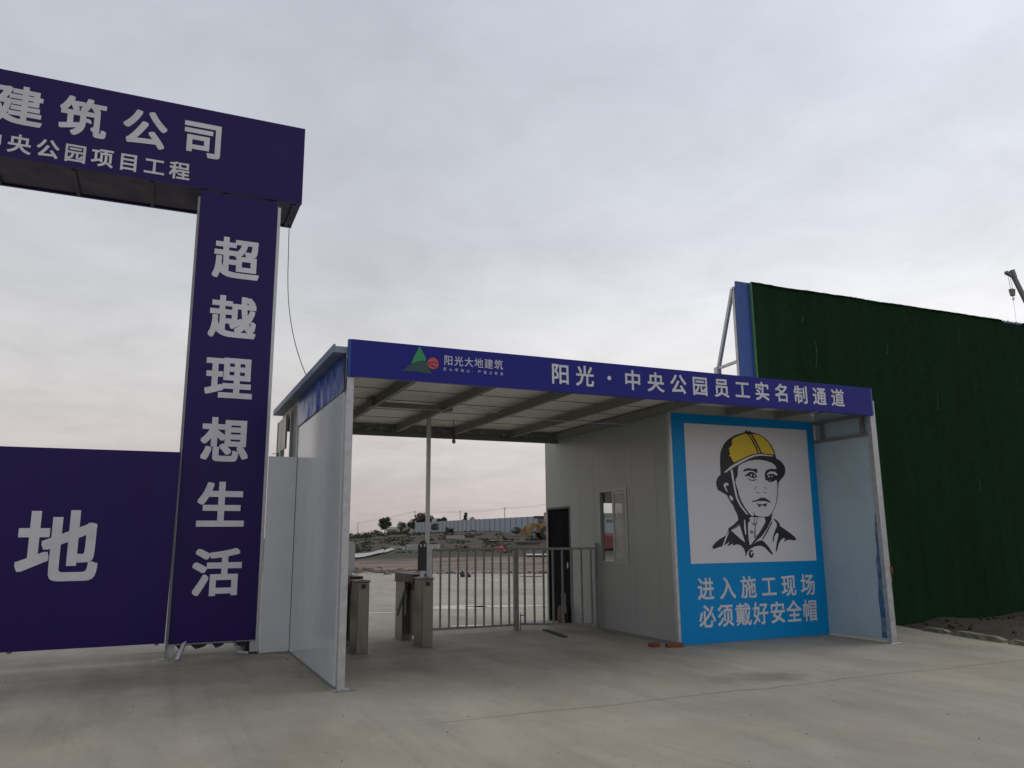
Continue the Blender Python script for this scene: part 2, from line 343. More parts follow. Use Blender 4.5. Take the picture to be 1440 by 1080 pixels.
def ground_mat():
    m = bpy.data.materials.new('bare site ground'); m.use_nodes = True; t = m.node_tree; n = t.nodes; L = t.links.new; b = n['Principled BSDF']; b.inputs['Roughness'].default_value = .95
    tc = n.new('ShaderNodeTexCoord')
    def nz(s, d, st=(1, 1, 1)):
        mp = n.new('ShaderNodeMapping'); mp.inputs['Scale'].default_value = st; mp.inputs['Rotation'].default_value = (0, 0, PHI); L(tc.outputs['Object'], mp.inputs[0])
        q = n.new('ShaderNodeTexNoise'); q.inputs['Scale'].default_value = s; q.inputs['Detail'].default_value = d; q.inputs['Roughness'].default_value = .62; L(mp.outputs[0], q.inputs['Vector']); return q.outputs[0]
    r = n.new('ShaderNodeValToRGB'); L(nz(.06, 8, (.35, 1.6, 1)), r.inputs[0]); e = r.color_ramp.elements
    e[0].position, e[0].color = .30, (.030, .030, .018, 1); e[1].position, e[1].color = .72, (.085, .068, .050, 1)
    for p, c in ((.42, (.040, .042, .021)), (.50, (.050, .043, .029)), (.58, (.062, .048, .034))):
        k = e.new(p); k.color = c + (1,)
    # the graded strip next to the yard is pale pinkish sand
    sp = n.new('ShaderNodeVectorMath'); sp.operation = 'DISTANCE'; L(tc.outputs['Object'], sp.inputs[0]); sp.inputs[1].default_value = (CAM.x, CAM.y, 0)
    ad = n.new('ShaderNodeMath'); ad.operation = 'MULTIPLY_ADD'; L(nz(.12, 6), ad.inputs[0]); ad.inputs[1].default_value = 26; L(sp.outputs['Value'], ad.inputs[2])
    q = n.new('ShaderNodeMapRange'); q.inputs[1].default_value = 64; q.inputs[2].default_value = 70; L(ad.outputs[0], q.inputs[0])
    mx = n.new('ShaderNodeMix'); mx.data_type = 'RGBA'; L(q.outputs[0], mx.inputs[0]); L(r.outputs[0], mx.inputs[7])
    r2 = n.new('ShaderNodeValToRGB'); L(nz(.35, 8, (.5, 1.4, 1)), r2.inputs[0]); e2 = r2.color_ramp.elements
    e2[0].position, e2[0].color = .35, (.115, .085, .066, 1); e2[1].position, e2[1].color = .68, (.27, .215, .175, 1)
    L(r2.outputs[0], mx.inputs[6]); L(mx.outputs[2], b.inputs['Base Color'])
    bp = n.new('ShaderNodeBump'); bp.inputs['Strength'].default_value = .6; bp.inputs['Distance'].default_value = .3; L(nz(1.5, 6), bp.inputs['Height']); L(bp.outputs[0], b.inputs['Normal'])
    return m
M['ground'] = ground_mat()

# ------------------------------------------------------------------ lettering
_glyph = {}
def glyph(ch, off):
    k = (ch, off)
    if k not in _glyph:
        c = bpy.data.curves.new('glyph', 'FONT'); c.body = ch; c.size = 1; c.offset = off; c.resolution_u = 5
        o = bpy.data.objects.new('glyph', c); COL.objects.link(o); bpy.context.view_layer.update()
        dg = bpy.context.evaluated_depsgraph_get(); me = bpy.data.meshes.new_from_object(o.evaluated_get(dg))
        _glyph[k] = ([v.co.copy() for v in me.vertices], [tuple(p.vertices) for p in me.polygons])
        bpy.data.objects.remove(o); bpy.data.curves.remove(c); bpy.data.meshes.remove(me)
    return _glyph[k]
def lettering(items, y, size, parent, material, off=.022, sx=1.0, name='lettering'):
    """items: (character, centre x, centre z); printed on a face that looks towards -Y.
    The regular glyph is thickened by overprinting it in a small ring of shifts (off, in ems)"""
    mb = MB()
    shifts = [(0, 0)]
    if off > .003: shifts += [(ax * off * .85, az * off * .85) for ax in (-1, 0, 1) for az in (-1, 0, 1) if ax or az]
    for ch, cx, cz in items:
        vs, fs = glyph(ch, .004)
        for j, (ax, az) in enumerate(shifts):
            q = [mb.bm.verts.new((cx + (v.x - .5 + ax) * size * sx, y - j * .00012, cz + (v.y - .38 + az) * size)) for v in vs]
            for f in fs:
                try: mb.bm.faces.new([q[i] for i in f])
                except ValueError: pass
    return mb.build(name, material, parent)
# drawing on the poster: metres on the poster plane
ART = {
 'black': [[(0.892, 2.499), (0.832, 2.452), (0.798, 2.387), (0.799, 2.323), (0.823, 2.26), (0.94, 2.207), (0.995, 2.177), (1.029, 2.112), (1.069, 2.056), (1.099, 2.026), (1.126, 1.961), (1.165, 1.89), (1.185, 1.817), (1.386, 1.82), (1.441, 1.855), (1.492, 1.845), (1.704, 1.846), (1.784, 1.851), (1.841, 1.883), (1.879, 1.929), (1.917, 1.976), (1.973, 2.071), (2.011, 2.207), (2.019, 2.271), (2.047, 2.395), (2.076, 2.433), (2.142, 2.483), (2.192, 2.541), (2.21, 2.599), (2.198, 2.667), (2.153, 2.723), (2.095, 2.765), (2.041, 2.787), (2.022, 2.844), (1.998, 2.92), (1.956, 2.996), (1.889, 3.071), (1.808, 3.13), (1.714, 3.169), (1.619, 3.189), (1.523, 3.201), (1.44, 3.209), (1.42, 3.189), (1.316, 3.16), (1.207, 3.127), (1.073, 3.055), (0.998, 2.986), (0.939, 2.899), (0.911, 2.833), (0.895, 2.693)], [(0.981, 1.654), (0.952, 1.604), (0.917, 1.564), (0.801, 1.516), (0.716, 1.462), (0.654, 1.404), (0.666, 1.369), (0.716, 1.374), (0.767, 1.391), (0.846, 1.407), (0.923, 1.559), (0.988, 1.637)], [(0.976, 1.674), (1.082, 1.728), (1.177, 1.799), (1.185, 1.824), (1.386, 1.825), (1.424, 1.81), (1.37, 1.754), (1.362, 1.688), (1.361, 1.526), (1.374, 1.421), (1.405, 1.43), (1.49, 1.51), (1.635, 1.667), (1.724, 1.779), (1.715, 1.82), (1.704, 1.848), (1.798, 1.854), (1.848, 1.888), (1.878, 1.919), (1.841, 1.81), (1.756, 1.687), (1.625, 1.555), (1.5, 1.475), (1.437, 1.425), (1.512, 1.47), (1.619, 1.494), (1.682, 1.453), (1.755, 1.381), (1.825, 1.278), (1.804, 1.264), (1.748, 1.31), (1.662, 1.382), (1.586, 1.408), (1.48, 1.399), (1.386, 1.365), (1.318, 1.316), (1.294, 1.262), (1.271, 1.252), (1.28, 1.297), (1.257, 1.367), (1.198, 1.417), (1.135, 1.433), (1.032, 1.414), (1.06, 1.449), (0.956, 1.41), (0.944, 1.415), (0.993, 1.479), (0.874, 1.411), (0.991, 1.624)], [(1.877, 1.836), (1.954, 1.8), (2.004, 1.748), (2.013, 1.707), (2.091, 1.666), (2.22, 1.592), (2.31, 1.53), (2.326, 1.488), (2.278, 1.483), (2.183, 1.494), (2.114, 1.485), (2.077, 1.461), (2.073, 1.482), (2.1, 1.516), (2.056, 1.521), (1.999, 1.486), (1.961, 1.44), (1.926, 1.358), (1.902, 1.313), (1.882, 1.318), (1.914, 1.44), (1.958, 1.553), (1.969, 1.594), (1.929, 1.599), (1.884, 1.553), (1.856, 1.471), (1.835, 1.461), (1.85, 1.543), (1.898, 1.635), (1.946, 1.707), (1.944, 1.759), (1.9, 1.8)], [(1.442, 1.284), (1.438, 1.265), (1.429, 1.248), (1.417, 1.234), (1.403, 1.226), (1.387, 1.223), (1.372, 1.226), (1.359, 1.235), (1.35, 1.249), (1.344, 1.267), (1.343, 1.286), (1.347, 1.305), (1.356, 1.322), (1.368, 1.336), (1.382, 1.344), (1.398, 1.347), (1.413, 1.344), (1.426, 1.335), (1.435, 1.321), (1.441, 1.303)]],
 'white': [[(1.251, 2.644), (1.337, 2.688), (1.459, 2.73), (1.581, 2.751), (1.702, 2.755), (1.822, 2.741), (1.93, 2.716), (1.988, 2.68), (2.015, 2.642), (2.026, 2.599), (2.028, 2.537), (2.004, 2.46), (2.014, 2.394), (2.008, 2.289), (2.004, 2.27), (1.993, 2.207), (1.957, 2.071), (1.903, 1.976), (1.866, 1.935), (1.828, 1.888), (1.772, 1.862), (1.691, 1.854), (1.599, 1.859), (1.522, 1.879), (1.481, 1.937), (1.496, 1.881), (1.481, 1.866), (1.436, 1.876), (1.382, 1.932), (1.311, 2.018), (1.254, 2.114), (1.224, 2.196), (1.216, 2.257), (1.171, 2.377), (1.188, 2.442), (1.221, 2.489), (1.234, 2.573)], [(1.089, 2.583), (1.13, 2.584), (1.147, 2.441), (1.17, 2.284), (1.185, 2.216), (1.198, 2.144), (1.254, 2.038), (1.385, 1.886), (1.346, 1.891), (1.233, 2.012), (1.165, 2.134), (1.141, 2.236), (1.111, 2.421)], [(0.964, 2.543), (1.099, 2.635), (1.22, 2.694), (1.318, 2.739), (1.44, 2.786), (1.564, 2.828), (1.686, 2.847), (1.807, 2.846), (1.929, 2.836), (2.002, 2.824), (1.927, 2.819), (1.805, 2.823), (1.683, 2.821), (1.586, 2.805), (1.462, 2.761), (1.339, 2.707), (1.229, 2.657), (1.107, 2.596), (0.986, 2.529)], [(0.932, 2.335), (0.969, 2.377), (1.015, 2.373), (1.041, 2.342), (1.017, 2.327), (0.989, 2.336), (0.975, 2.308), (1.003, 2.258), (0.972, 2.258)], [(1.034, 2.178), (1.078, 2.173), (1.108, 2.138), (1.098, 2.102), (1.066, 2.102), (1.037, 2.142)], [(0.976, 2.253), (1.007, 2.251), (0.999, 2.225)], [(1.024, 1.642), (1.187, 1.736), (1.208, 1.703), (1.285, 1.462), (1.242, 1.487), (1.132, 1.558)], [(1.294, 1.809), (1.313, 1.809), (1.317, 1.749), (1.321, 1.587), (1.3, 1.575), (1.284, 1.688)]],
 'yellow': [[(1.153, 3.039), (1.167, 3.068), (1.217, 3.094), (1.314, 3.132), (1.424, 3.165), (1.472, 3.16), (1.544, 3.161), (1.641, 3.171), (1.736, 3.146), (1.807, 3.111), (1.887, 3.046), (1.952, 2.957), (1.993, 2.862), (1.979, 2.847), (1.882, 2.856), (1.76, 2.864), (1.638, 2.856), (1.516, 2.834), (1.393, 2.789), (1.271, 2.738), (1.173, 2.697), (1.135, 2.729), (1.121, 2.775), (1.077, 2.802), (1.105, 2.84), (1.082, 2.877), (1.12, 2.906), (1.067, 2.902), (1.161, 2.983), (1.145, 3.011)]],
 'detail': [[(1.432, 3.185), (1.468, 3.187), (1.572, 3.067), (1.648, 2.965), (1.677, 2.884), (1.65, 2.884), (1.617, 2.959), (1.547, 3.061)], [(1.504, 3.188), (1.539, 3.18), (1.632, 3.06), (1.696, 2.967), (1.744, 2.887), (1.711, 2.886), (1.666, 2.965), (1.601, 3.054)], [(1.333, 2.566), (1.377, 2.596), (1.437, 2.609), (1.544, 2.602), (1.617, 2.607), (1.614, 2.55), (1.588, 2.55), (1.53, 2.576), (1.435, 2.577), (1.374, 2.563)], [(1.363, 2.497), (1.418, 2.522), (1.468, 2.547), (1.539, 2.544), (1.585, 2.517), (1.605, 2.479), (1.575, 2.474), (1.532, 2.464), (1.474, 2.476), (1.428, 2.494), (1.392, 2.488)], [(1.413, 2.456), (1.459, 2.439), (1.518, 2.43), (1.591, 2.446), (1.577, 2.427), (1.511, 2.419), (1.446, 2.429)], [(1.774, 2.54), (1.82, 2.584), (1.907, 2.603), (2.026, 2.599), (2.026, 2.537), (1.977, 2.564), (1.88, 2.567), (1.822, 2.537), (1.814, 2.518), (1.864, 2.533), (1.95, 2.535), (2.015, 2.508), (2.002, 2.455), (1.954, 2.45), (1.845, 2.452), (1.778, 2.45)], [(1.807, 2.437), (1.867, 2.429), (1.953, 2.435), (1.964, 2.426), (1.889, 2.406), (1.829, 2.414)], [(1.489, 2.107), (1.541, 2.108), (1.609, 2.129), (1.664, 2.15), (1.697, 2.138), (1.725, 2.151), (1.763, 2.131), (1.834, 2.101), (1.839, 2.082), (1.793, 2.09), (1.727, 2.104), (1.62, 2.103), (1.54, 2.092), (1.494, 2.088)], [(1.558, 2.066), (1.602, 2.048), (1.682, 2.045), (1.77, 2.063), (1.754, 2.027), (1.712, 2.006), (1.72, 2.025), (1.681, 2.032), (1.627, 2.024), (1.645, 2.005), (1.606, 2.015)], [(1.023, 1.626), (1.05, 1.62), (1.187, 1.53), (1.168, 1.526)], [(1.077, 1.663), (1.097, 1.683), (1.191, 1.728), (1.194, 1.718)], [(1.841, 1.764), (1.85, 1.748), (1.751, 1.631), (1.645, 1.526), (1.634, 1.538), (1.739, 1.648)]],
 'glint': [[(1.465, 2.509), (1.496, 2.524), (1.504, 2.486), (1.481, 2.486)], [(1.544, 2.525), (1.571, 2.502), (1.564, 2.483), (1.543, 2.483)], [(1.831, 2.504), (1.857, 2.519), (1.866, 2.486), (1.841, 2.476)], [(1.905, 2.51), (1.923, 2.506), (1.921, 2.482), (1.903, 2.486)], [(1.382, 1.315), (1.422, 1.323), (1.443, 1.299), (1.413, 1.3), (1.395, 1.285), (1.399, 1.26), (1.379, 1.273)]],
 'grey': [[(1.54, 2.281), (1.562, 2.319), (1.6, 2.348), (1.58, 2.319), (1.558, 2.282)], [(1.738, 2.346), (1.766, 2.323), (1.787, 2.286), (1.769, 2.285), (1.754, 2.318)], [(1.547, 2.244), (1.592, 2.234), (1.639, 2.241), (1.634, 2.225), (1.585, 2.224)], [(1.699, 2.242), (1.739, 2.235), (1.783, 2.248), (1.779, 2.231), (1.731, 2.224)], [(1.421, 1.779), (1.459, 1.759), (1.551, 1.759), (1.549, 1.743), (1.508, 1.718), (1.482, 1.723), (1.445, 1.749)], [(1.489, 1.84), (1.508, 1.838), (1.505, 1.764), (1.488, 1.764)], [(1.544, 1.838), (1.558, 1.838), (1.551, 1.759), (1.543, 1.759)], [(1.478, 1.606), (1.502, 1.728), (1.519, 1.728), (1.497, 1.566), (1.536, 1.586), (1.491, 1.52), (1.466, 1.536)], [(1.39, 1.637), (1.436, 1.647), (1.472, 1.606), (1.418, 1.591)]],
}

# ------------------------------------------------------------------ ground, yard, soil
def lerp(x, pts):
    for (a, va), (b, vb) in zip(pts, pts[1:]):
        if x <= b: return va + (vb - va) * max(0, min(1, (x - a) / (b - a)))
    return pts[-1][1]
def ground_z(p):
    d = Vector((p.x - CAM.x, p.y - CAM.y, 0)); r = d.length
    s, t = d.dot(FWD), d.dot(RGT)
    ang = math.degrees(math.atan2(t, max(s, .01))) if s > 0 else 90
    k = lerp(ang, [(-14, .45), (-11, .5), (-6, .85), (-2, 1.0), (3, 1.05), (8, .9), (30, .6)])
    z = lerp(r, [(30, -.08), (38, -.05), (44, .06), (60, .28), (72, .75), (84, 1.1), (100, 1.7), (130, 2.6), (165, 3.3), (220, 4.0), (300, 4.6), (500, 5.2), (3000, 6)]) * (k if r > 44 else 1)
    if r > 40:
        a = min(1, (r - 40) / 25)
        z += a * (noise.noise(Vector((p.x * .06, p.y * .06, 0))) * .55 + noise.noise(Vector((p.x * .2, p.y * .2, 3))) * .22)
    return z
mb = MB(); rr = [2.0]
while rr[-1] < 3000: rr.append(rr[-1] * 1.045 if rr[-1] < 260 else rr[-1] * 1.2)
NA = 260; rings = []
def ang_at(i):                      # finer steps in the part of the circle that looks into the site
    u_ = i / NA
    return -math.pi + 2 * math.pi * (u_ - .12 * math.sin(2 * math.pi * u_) * -1)
for r in rr:
    ring = []
    for i in range(NA):
        a = ang_at(i); p = CAM + (FWD * math.cos(a) + RGT * math.sin(a)) * r; p.z = ground_z(p) if r > 25 else -.08
        ring.append(mb.bm.verts.new(p))
    rings.append(ring)
for i in range(len(rr) - 1):
    for k in range(NA): mb.bm.faces.new((rings[i][k], rings[i][(k + 1) % NA], rings[i + 1][(k + 1) % NA], rings[i + 1][k]))
mb.bm.faces.new(rings[0])
tag(mb.build('ground', M['ground'], smooth=True), kind='structure')

edge = [(24, 17), (13.9, 23.5), (9.9, 26.6), (7.4, 30.4), (3, 34), (-6, 38), (-40, 44)]
rag = []
for (a, b), (c, d) in zip(edge, edge[1:]):
    for k in range(9):
        t = k / 9; rag.append((a + (c - a) * t + random.uniform(-.25, .25), b + (d - b) * t + random.uniform(-.5, .5)))
poly = [(-45, -32), (9.62, -32), (9.62, -1.0), (9.78, .4), (9.95, 1.1), (10.15, 1.72), (26, 1.72)] + rag + [(-45, 44)]
tag(MB().prism(poly, 'z', -.16, 0).build('yard', M['concrete']), kind='structure')
# soil bed at the foot of the green hoarding
mb = MB(); nx, ny = 60, 70; g = []
for i in range(nx + 1):
    row = []
    for j in range(ny + 1):
        x, y = 9.45 + 13 * (i / nx), 1.68 - 14 * (j / ny) ** 1.3
        lim = 9.62 + .12 * noise.noise(Vector((y * 1.3, 0, 0))) + max(0, (y + 1.0)) * .19
        d_ = max(0, min(1, (x - lim) / .8))
        z = -.05 + .115 * d_ ** .6 + d_ * (.07 * noise.noise(Vector((x * 1.1, y * 1.1, 0))) + .05 * noise.noise(Vector((x * 4, y * 4, 5))))
        row.append(mb.bm.verts.new((x, y, z if x > lim else -.05)))
    g.append(row)
for i in range(nx):
    for j in range(ny): mb.bm.faces.new((g[i][j], g[i + 1][j], g[i + 1][j + 1], g[i][j + 1]))
tag(mb.build('soil_bed', M['soil'], smooth=True), kind='structure')
# dry stalks and clods lying on the soil: nobody could count them
mb = MB()
for k in range(260):
    x, y = random.uniform(9.9, 15), random.uniform(-4, 1.55); a = random.uniform(0, 6.3); l = random.uniform(.02, .10)
    if random.random() < .35: mb.bar((x, y, .04), (x + math.cos(a) * l * 1.6, y + math.sin(a) * l * 1.6, .05 + random.uniform(0, .10)), .006, n=3)
    else: mb.lathe([(l * .2, -l * .2), (l * .45, l * .1), (l * .2, l * .4)], (x, y, .06), n=5)
tag(mb.build('soil_clods', M['soil']), kind='stuff')

def puddle(cx, cy, rx, ry, rot=0, seed=0):
    mb = MB(); pts = []
    for k in range(40):
        t = 2 * math.pi * k / 40; w = 1 + .45 * noise.noise(Vector((math.cos(t) * 1.6, math.sin(t) * 1.6, seed)))
        x, y = math.cos(t) * rx * w, math.sin(t) * ry * w
        pts.append(mb.bm.verts.new((cx + x * math.cos(rot) - y * math.sin(rot), cy + x * math.sin(rot) + y * math.cos(rot), .004)))
    mb.bm.faces.new(pts); tag(mb.build('puddle', M['water']), kind='structure')
puddle(4.7, 9.0, .7, .55, -.3, 1); puddle(5.75, 8.7, .95, .22, -.35, 2); puddle(3.5, 5.2, .42, .10, -.3, 3); puddle(2.6, 8.55, .42, .13, -.3, 4)
puddle(10.2, 19.4, .6, .35, -.3, 5); puddle(12.5, 21.5, .7, .4, -.3, 6)

# ------------------------------------------------------------------ gate arch: beam on a lattice pylon
YP = 3.2
t = thing('gate_arch', 'tall purple gateway frame with white characters on its pillar and overhead beam', 'gateway', (-1.03, YP + .5, 0))
p = MB().box(-1.588, -.475, YP, YP + .05, .20, 6.70).build('pillar_panel', M['purple'], t)
lettering([(c, -1.03, z) for c, z in zip('超越理想生活', (5.70, 4.79, 3.88, 2.97, 2.05, 1.13))], YP - .003, .665, p, M['letter'], .026)
MB().box(-1.585, -1.565, YP + .052, YP + .95, .45, 6.68).build('pillar_side', M['grey_steel'], t)
MB().box(-.47, -.455, YP + .10, YP + .95, .45, 6.68).build('pillar_side', M['grey_steel'], t)
for x in (-1.54, -.50):
    for y in (YP + .10, YP + .98): MB().bar((x, y, .03), (x, y, 6.74), .07).build('pillar_post', M['zinc'], t)
MB().box(-.470, -.425, YP + .005, YP + .09, .04, 6.62).build('edge_trim', M['zinc'], t)
MB().bar((-1.606, YP + .02, .0), (-1.606, YP + .02, 6.6), .032).box(-1.69, -1.57, YP - .05, YP + .10, 0, .012).build('edge_post', M['grey_steel'], t)
for y in (YP + .10, YP + .98):
    mb = MB()
    for k in range(7): mb.bar((-1.54, y, .5 + k * .88), (-.50, y, 1.34 + k * .88), .04).bar((-1.54, y, .5 + k * .88), (-.5, y, .5 + k * .88), .04)
    mb.build('lattice', M['grey_steel'], t)
mb = MB().bar((-1.33, YP + .12, .34), (-1.47, YP - .16, .012), .05, .03).bar((-.80, YP + .14, .32), (-.70, YP + .0, .06), .04, .025).bar((-.70, YP, .06), (-.56, YP - .02, .035), .04, .025)
mb.bar((-1.5, YP + .5, .16), (-.5, YP + .5, .16), .08).bar((-1.54, YP + .1, .2), (-.5, YP + .1, .2), .05)
mb.build('foot_brace', M['zinc'], t)
mb = MB()
for x, l in ((-1.42, .10), (-1.2, .16), (-.95, .12), (-.62, .2)): mb.prism([(x - l, .21), (x + l, .21), (x + l * .5, .13), (x - l * .2, .10)], 'y', YP + .14, YP + .16)
mb.build('torn_film', M['purple_dark'], t)
mb = MB().box(-.58, -.40, YP + .22, YP + .95, .02, .42)
mb.build('ballast_block', M['rubber'], t)
b = MB().box(-9.5, -.115, YP - .001, YP + .05, 6.735, 8.02).build('beam_panel', M['purple'], t)
lettering([(c, x, 7.52) for c, x in zip('建筑公司', (-4.01, -3.215, -2.412, -1.614))], YP - .006, .61, b, M['letter'], .026)
lettering([(c, x, 6.952) for c, x in zip('中央公园项目工程', (-4.283, -3.945, -3.604, -3.264, -2.924, -2.585, -2.245, -1.903))], YP - .006, .29, b, M['letter'], .018, name='small_lettering')
MB().box(-9.5, -.119, YP + 1.03, YP + 1.08, 6.74, 8.02).build('beam_back', M['purple'], t)
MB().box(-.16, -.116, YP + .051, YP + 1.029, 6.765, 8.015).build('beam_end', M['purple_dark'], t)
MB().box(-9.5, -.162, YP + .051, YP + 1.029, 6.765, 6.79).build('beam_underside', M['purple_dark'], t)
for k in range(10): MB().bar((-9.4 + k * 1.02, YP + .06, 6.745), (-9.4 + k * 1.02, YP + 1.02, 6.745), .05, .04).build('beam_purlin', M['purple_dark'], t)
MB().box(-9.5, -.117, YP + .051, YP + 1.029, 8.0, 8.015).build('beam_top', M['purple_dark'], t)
for y in (YP + .1, YP + .98): MB().bar((-9.2, y, 0), (-9.2, y, 6.74), .09).build('far_post', M['zinc'], t)

t = thing('gate_leaf', 'purple sheet gate leaf bearing one large white character, left of the pillar', 'gate', (-4.2, YP + .03, 0))
p = MB().prism([(-6.9, .225), (-1.635, .225), (-1.605, 2.765), (-6.9, 2.765)], 'y', YP - .08, YP - .06).build('panel', M['purple'], t)
lettering([('地', -2.975, 1.50)], YP + .026 - .11, .95, p, M['letter'], .024)
y_ = YP - .02
mb = MB().bar((-6.85, y_, .26), (-1.73, y_, .26), .06).bar((-6.85, y_, 2.72), (-1.73, y_, 2.72), .05).bar((-6.85, y_, 1.5), (-1.73, y_, 1.5), .05)
for x in (-6.87, -5.1, -3.4, -1.73): mb.bar((x, y_, .2), (x, y_, 2.75), .05)
mb.build('frame', M['grey_steel'], t)
MB().lathe([(.04, -.02), (.09, -.018), (.09, .018), (.04, .02)], (-6.6, y_, .092), 18, 'y').build('wheel', M['rubber'], t)
for z in (.45, 1.55, 2.5): MB().bar((-1.665, y_ + .01, z - .07), (-1.665, y_ + .01, z + .07), .022, n=8).build('hinge', M['zinc'], t)

t = thing('infill_panel', 'plain white sheet panel closing the gap between purple pillar and passage', 'panel', (-.2, 3.15, 0))
MB().box(-.424, -.028, 3.12, 3.16, .03, 2.75).build('sheet', M['white_panel'], t)
MB().bar((-.395, 3.185, 0), (-.395, 3.185, 2.74), .045).bar((-.37, 3.185, 2.715), (-.03, 3.185, 2.72), .04).build('frame', M['zinc'], t)

# ------------------------------------------------------------------ staff passage canopy
WD = 8.10
t = thing('staff_passage', 'steel canopy over the staff entrance with a purple lettered fascia and white side sheets', 'canopy', (4, 2.5, 0))
def post(x, y, z1, w=.08, name='post', plate=True):
    mb = MB().bar((x, y, .012), (x, y, z1), w)
    if plate: mb.box(x - .09, x + .09, y - .07, y + .07, 0, .012)
    return mb.build(name, M['zinc'], t, bevel=.004)
post(.04, .02, 3.36); post(WD + .02, .02, 3.50)
MB().box(-.02, .19, -.09, -.05, 0, .014).build('base_plate', M['grey_steel'], t)
post(-.0, 3.22, 3.56, .07); post(0, 4.95, 3.56, .07); post(0.02, 4.1, 3.56, .05)
f = MB().box(.03, WD, -.05, -.005, 3.36, 3.79).build('fascia', M['fascia'], t)
MB().box(-.004, .029, -.047, .0, 3.362, 3.788).build('fascia_edge', M['blue_film'], f)
MB().box(WD + .001, WD + .03, -.047, .0, 3.362, 3.788).build('fascia_edge', M['blue_edge'], f)
xs = (2.692, 3.047, 3.41, 3.769, 4.132, 4.496, 4.859, 5.228, 5.594, 5.949, 6.315, 6.673, 7.038, 7.402)
lettering([(c, x, 3.592) for c, x in zip('阳光·中央公园员工实名制通道', xs) if c != '·'], -.052, .28, f, M['letter'], .017, .98)
MB().lathe([(.028, -.001), (.028, .001)], (3.41, -.052, 3.592), 16, 'y').build('dot', M['letter'], f)
lettering([(c, x, 3.640) for c, x in zip('阳光大地建筑', (1.192, 1.323, 1.452, 1.581, 1.711, 1.842))], -.052, .128, f, M['letter_small'], .006, .93, name='company_lettering')
lettering([(c, 1.149 + k * .0733, 3.530) for k, c in enumerate('匠心筑如山·严谨立新品')], -.052, .040, f, M['letter_small'], .012, name='motto_lettering')
MB().flat([(.834, 3.778), (.866, 3.72), (.912, 3.645), (.909, 3.612), (.86, 3.606), (.80, 3.592), (.735, 3.562), (.768, 3.65)], -.053).build('logo_peak', M['green_logo'], f)
MB().flat([(.735, 3.560), (.80, 3.588), (.86, 3.602), (.909, 3.608), (.945, 3.535), (.994, 3.457), (.90, 3.462), (.80, 3.472), (.70, 3.473), (.625, 3.460), (.68, 3.51)], -.0525).build('logo_base', M['dgreen_logo'], f)
MB().lathe([(.070, -.0005), (.070, .0005)], (1.0, -.053, 3.585), 28, 'y').build('logo_ball', M['red_logo'], f)
MB().flat([(.935, 3.592), (1.0, 3.602), (1.066, 3.596), (1.066, 3.588), (1.0, 3.592), (.935, 3.582)], -.0545).flat([(.945, 3.57), (1.0, 3.565), (1.04, 3.535), (1.03, 3.528), (.99, 3.552), (.945, 3.56)], -.0545).build('ball_seam', M['fascia'], f)
# roof: cut back where the green hoarding rises through it
rp = [(-.01, -.0), (WD + .03, 0), (WD + .03, 1.62), (7.06, 1.62), (7.06, 4.98), (-.01, 4.98)]
MB().prism(rp, 'z', 3.575, 3.675).build('roof', M['ceiling'], t)
mb = MB()
for k in range(1, 6): mb.box(.02, 7.0, k * .82 - .012, k * .82 + .012, 3.568, 3.5745)
mb.build('sheet_joint', M['grey_steel'], t)
MB().box(-.165, -.012, .0, 5.0, 3.632, 3.705).bar((-.150, 0.0, 3.715), (-.150, 5.0, 3.715), .022).build('eave_trim', M['eave_blue'], t)
MB().box(-.16, .02, -.02, -.001, 3.628, 3.70).build('eave_cap', M['eave_blue'], t)
for x in (.9, 1.95, 3.05, 4.2, 5.15): MB().box(x - .03, x + .03, .0, 4.9, 3.43, 3.55).build('joist', M['dark_steel'], t)
for x in (6.3, 7.3): MB().box(x - .03, x + .03, .0, 1.15, 3.43, 3.55).build('joist', M['dark_steel'], t)
MB().box(.931, 1.919, 2.25, 2.33, 3.43, 3.50).box(.82, .869, 2.2, 2.45, 3.42, 3.55).box(1.981, 2.06, 2.2, 2.45, 3.42, 3.52).build('cross_beam', M['dark_steel'], t)
mb = MB().bar((0, 4.94, 3.40), (5.2, 4.94, 3.40), .07).bar((0, 4.94, 3.545), (5.2, 4.94, 3.545), .05)
for k in range(13): mb.bar((.1 + k * .4, 4.94, 3.42), (.3 + k * .4, 4.94, 3.53), .022).bar((.3 + k * .4, 4.94, 3.53), (.5 + k * .4, 4.94, 3.42), .022)
mb.build('back_truss', M['dark_steel'], t)
mb = MB()                                              # corrugated closing strip behind the truss
prof = [(x_ * .06, 5.0 + (.025 if x_ % 4 in (1, 2) else 0)) for x_ in range(0, 88)]
for (a, b_), (c, d) in zip(prof, prof[1:]):
    q = [mb.bm.verts.new(z) for z in ((a, b_, 3.385), (c, d, 3.385), (c, d, 3.574), (a, b_, 3.574))]; mb.bm.faces.new(q)
mb.build('closing_strip', M['grey_steel'], t)
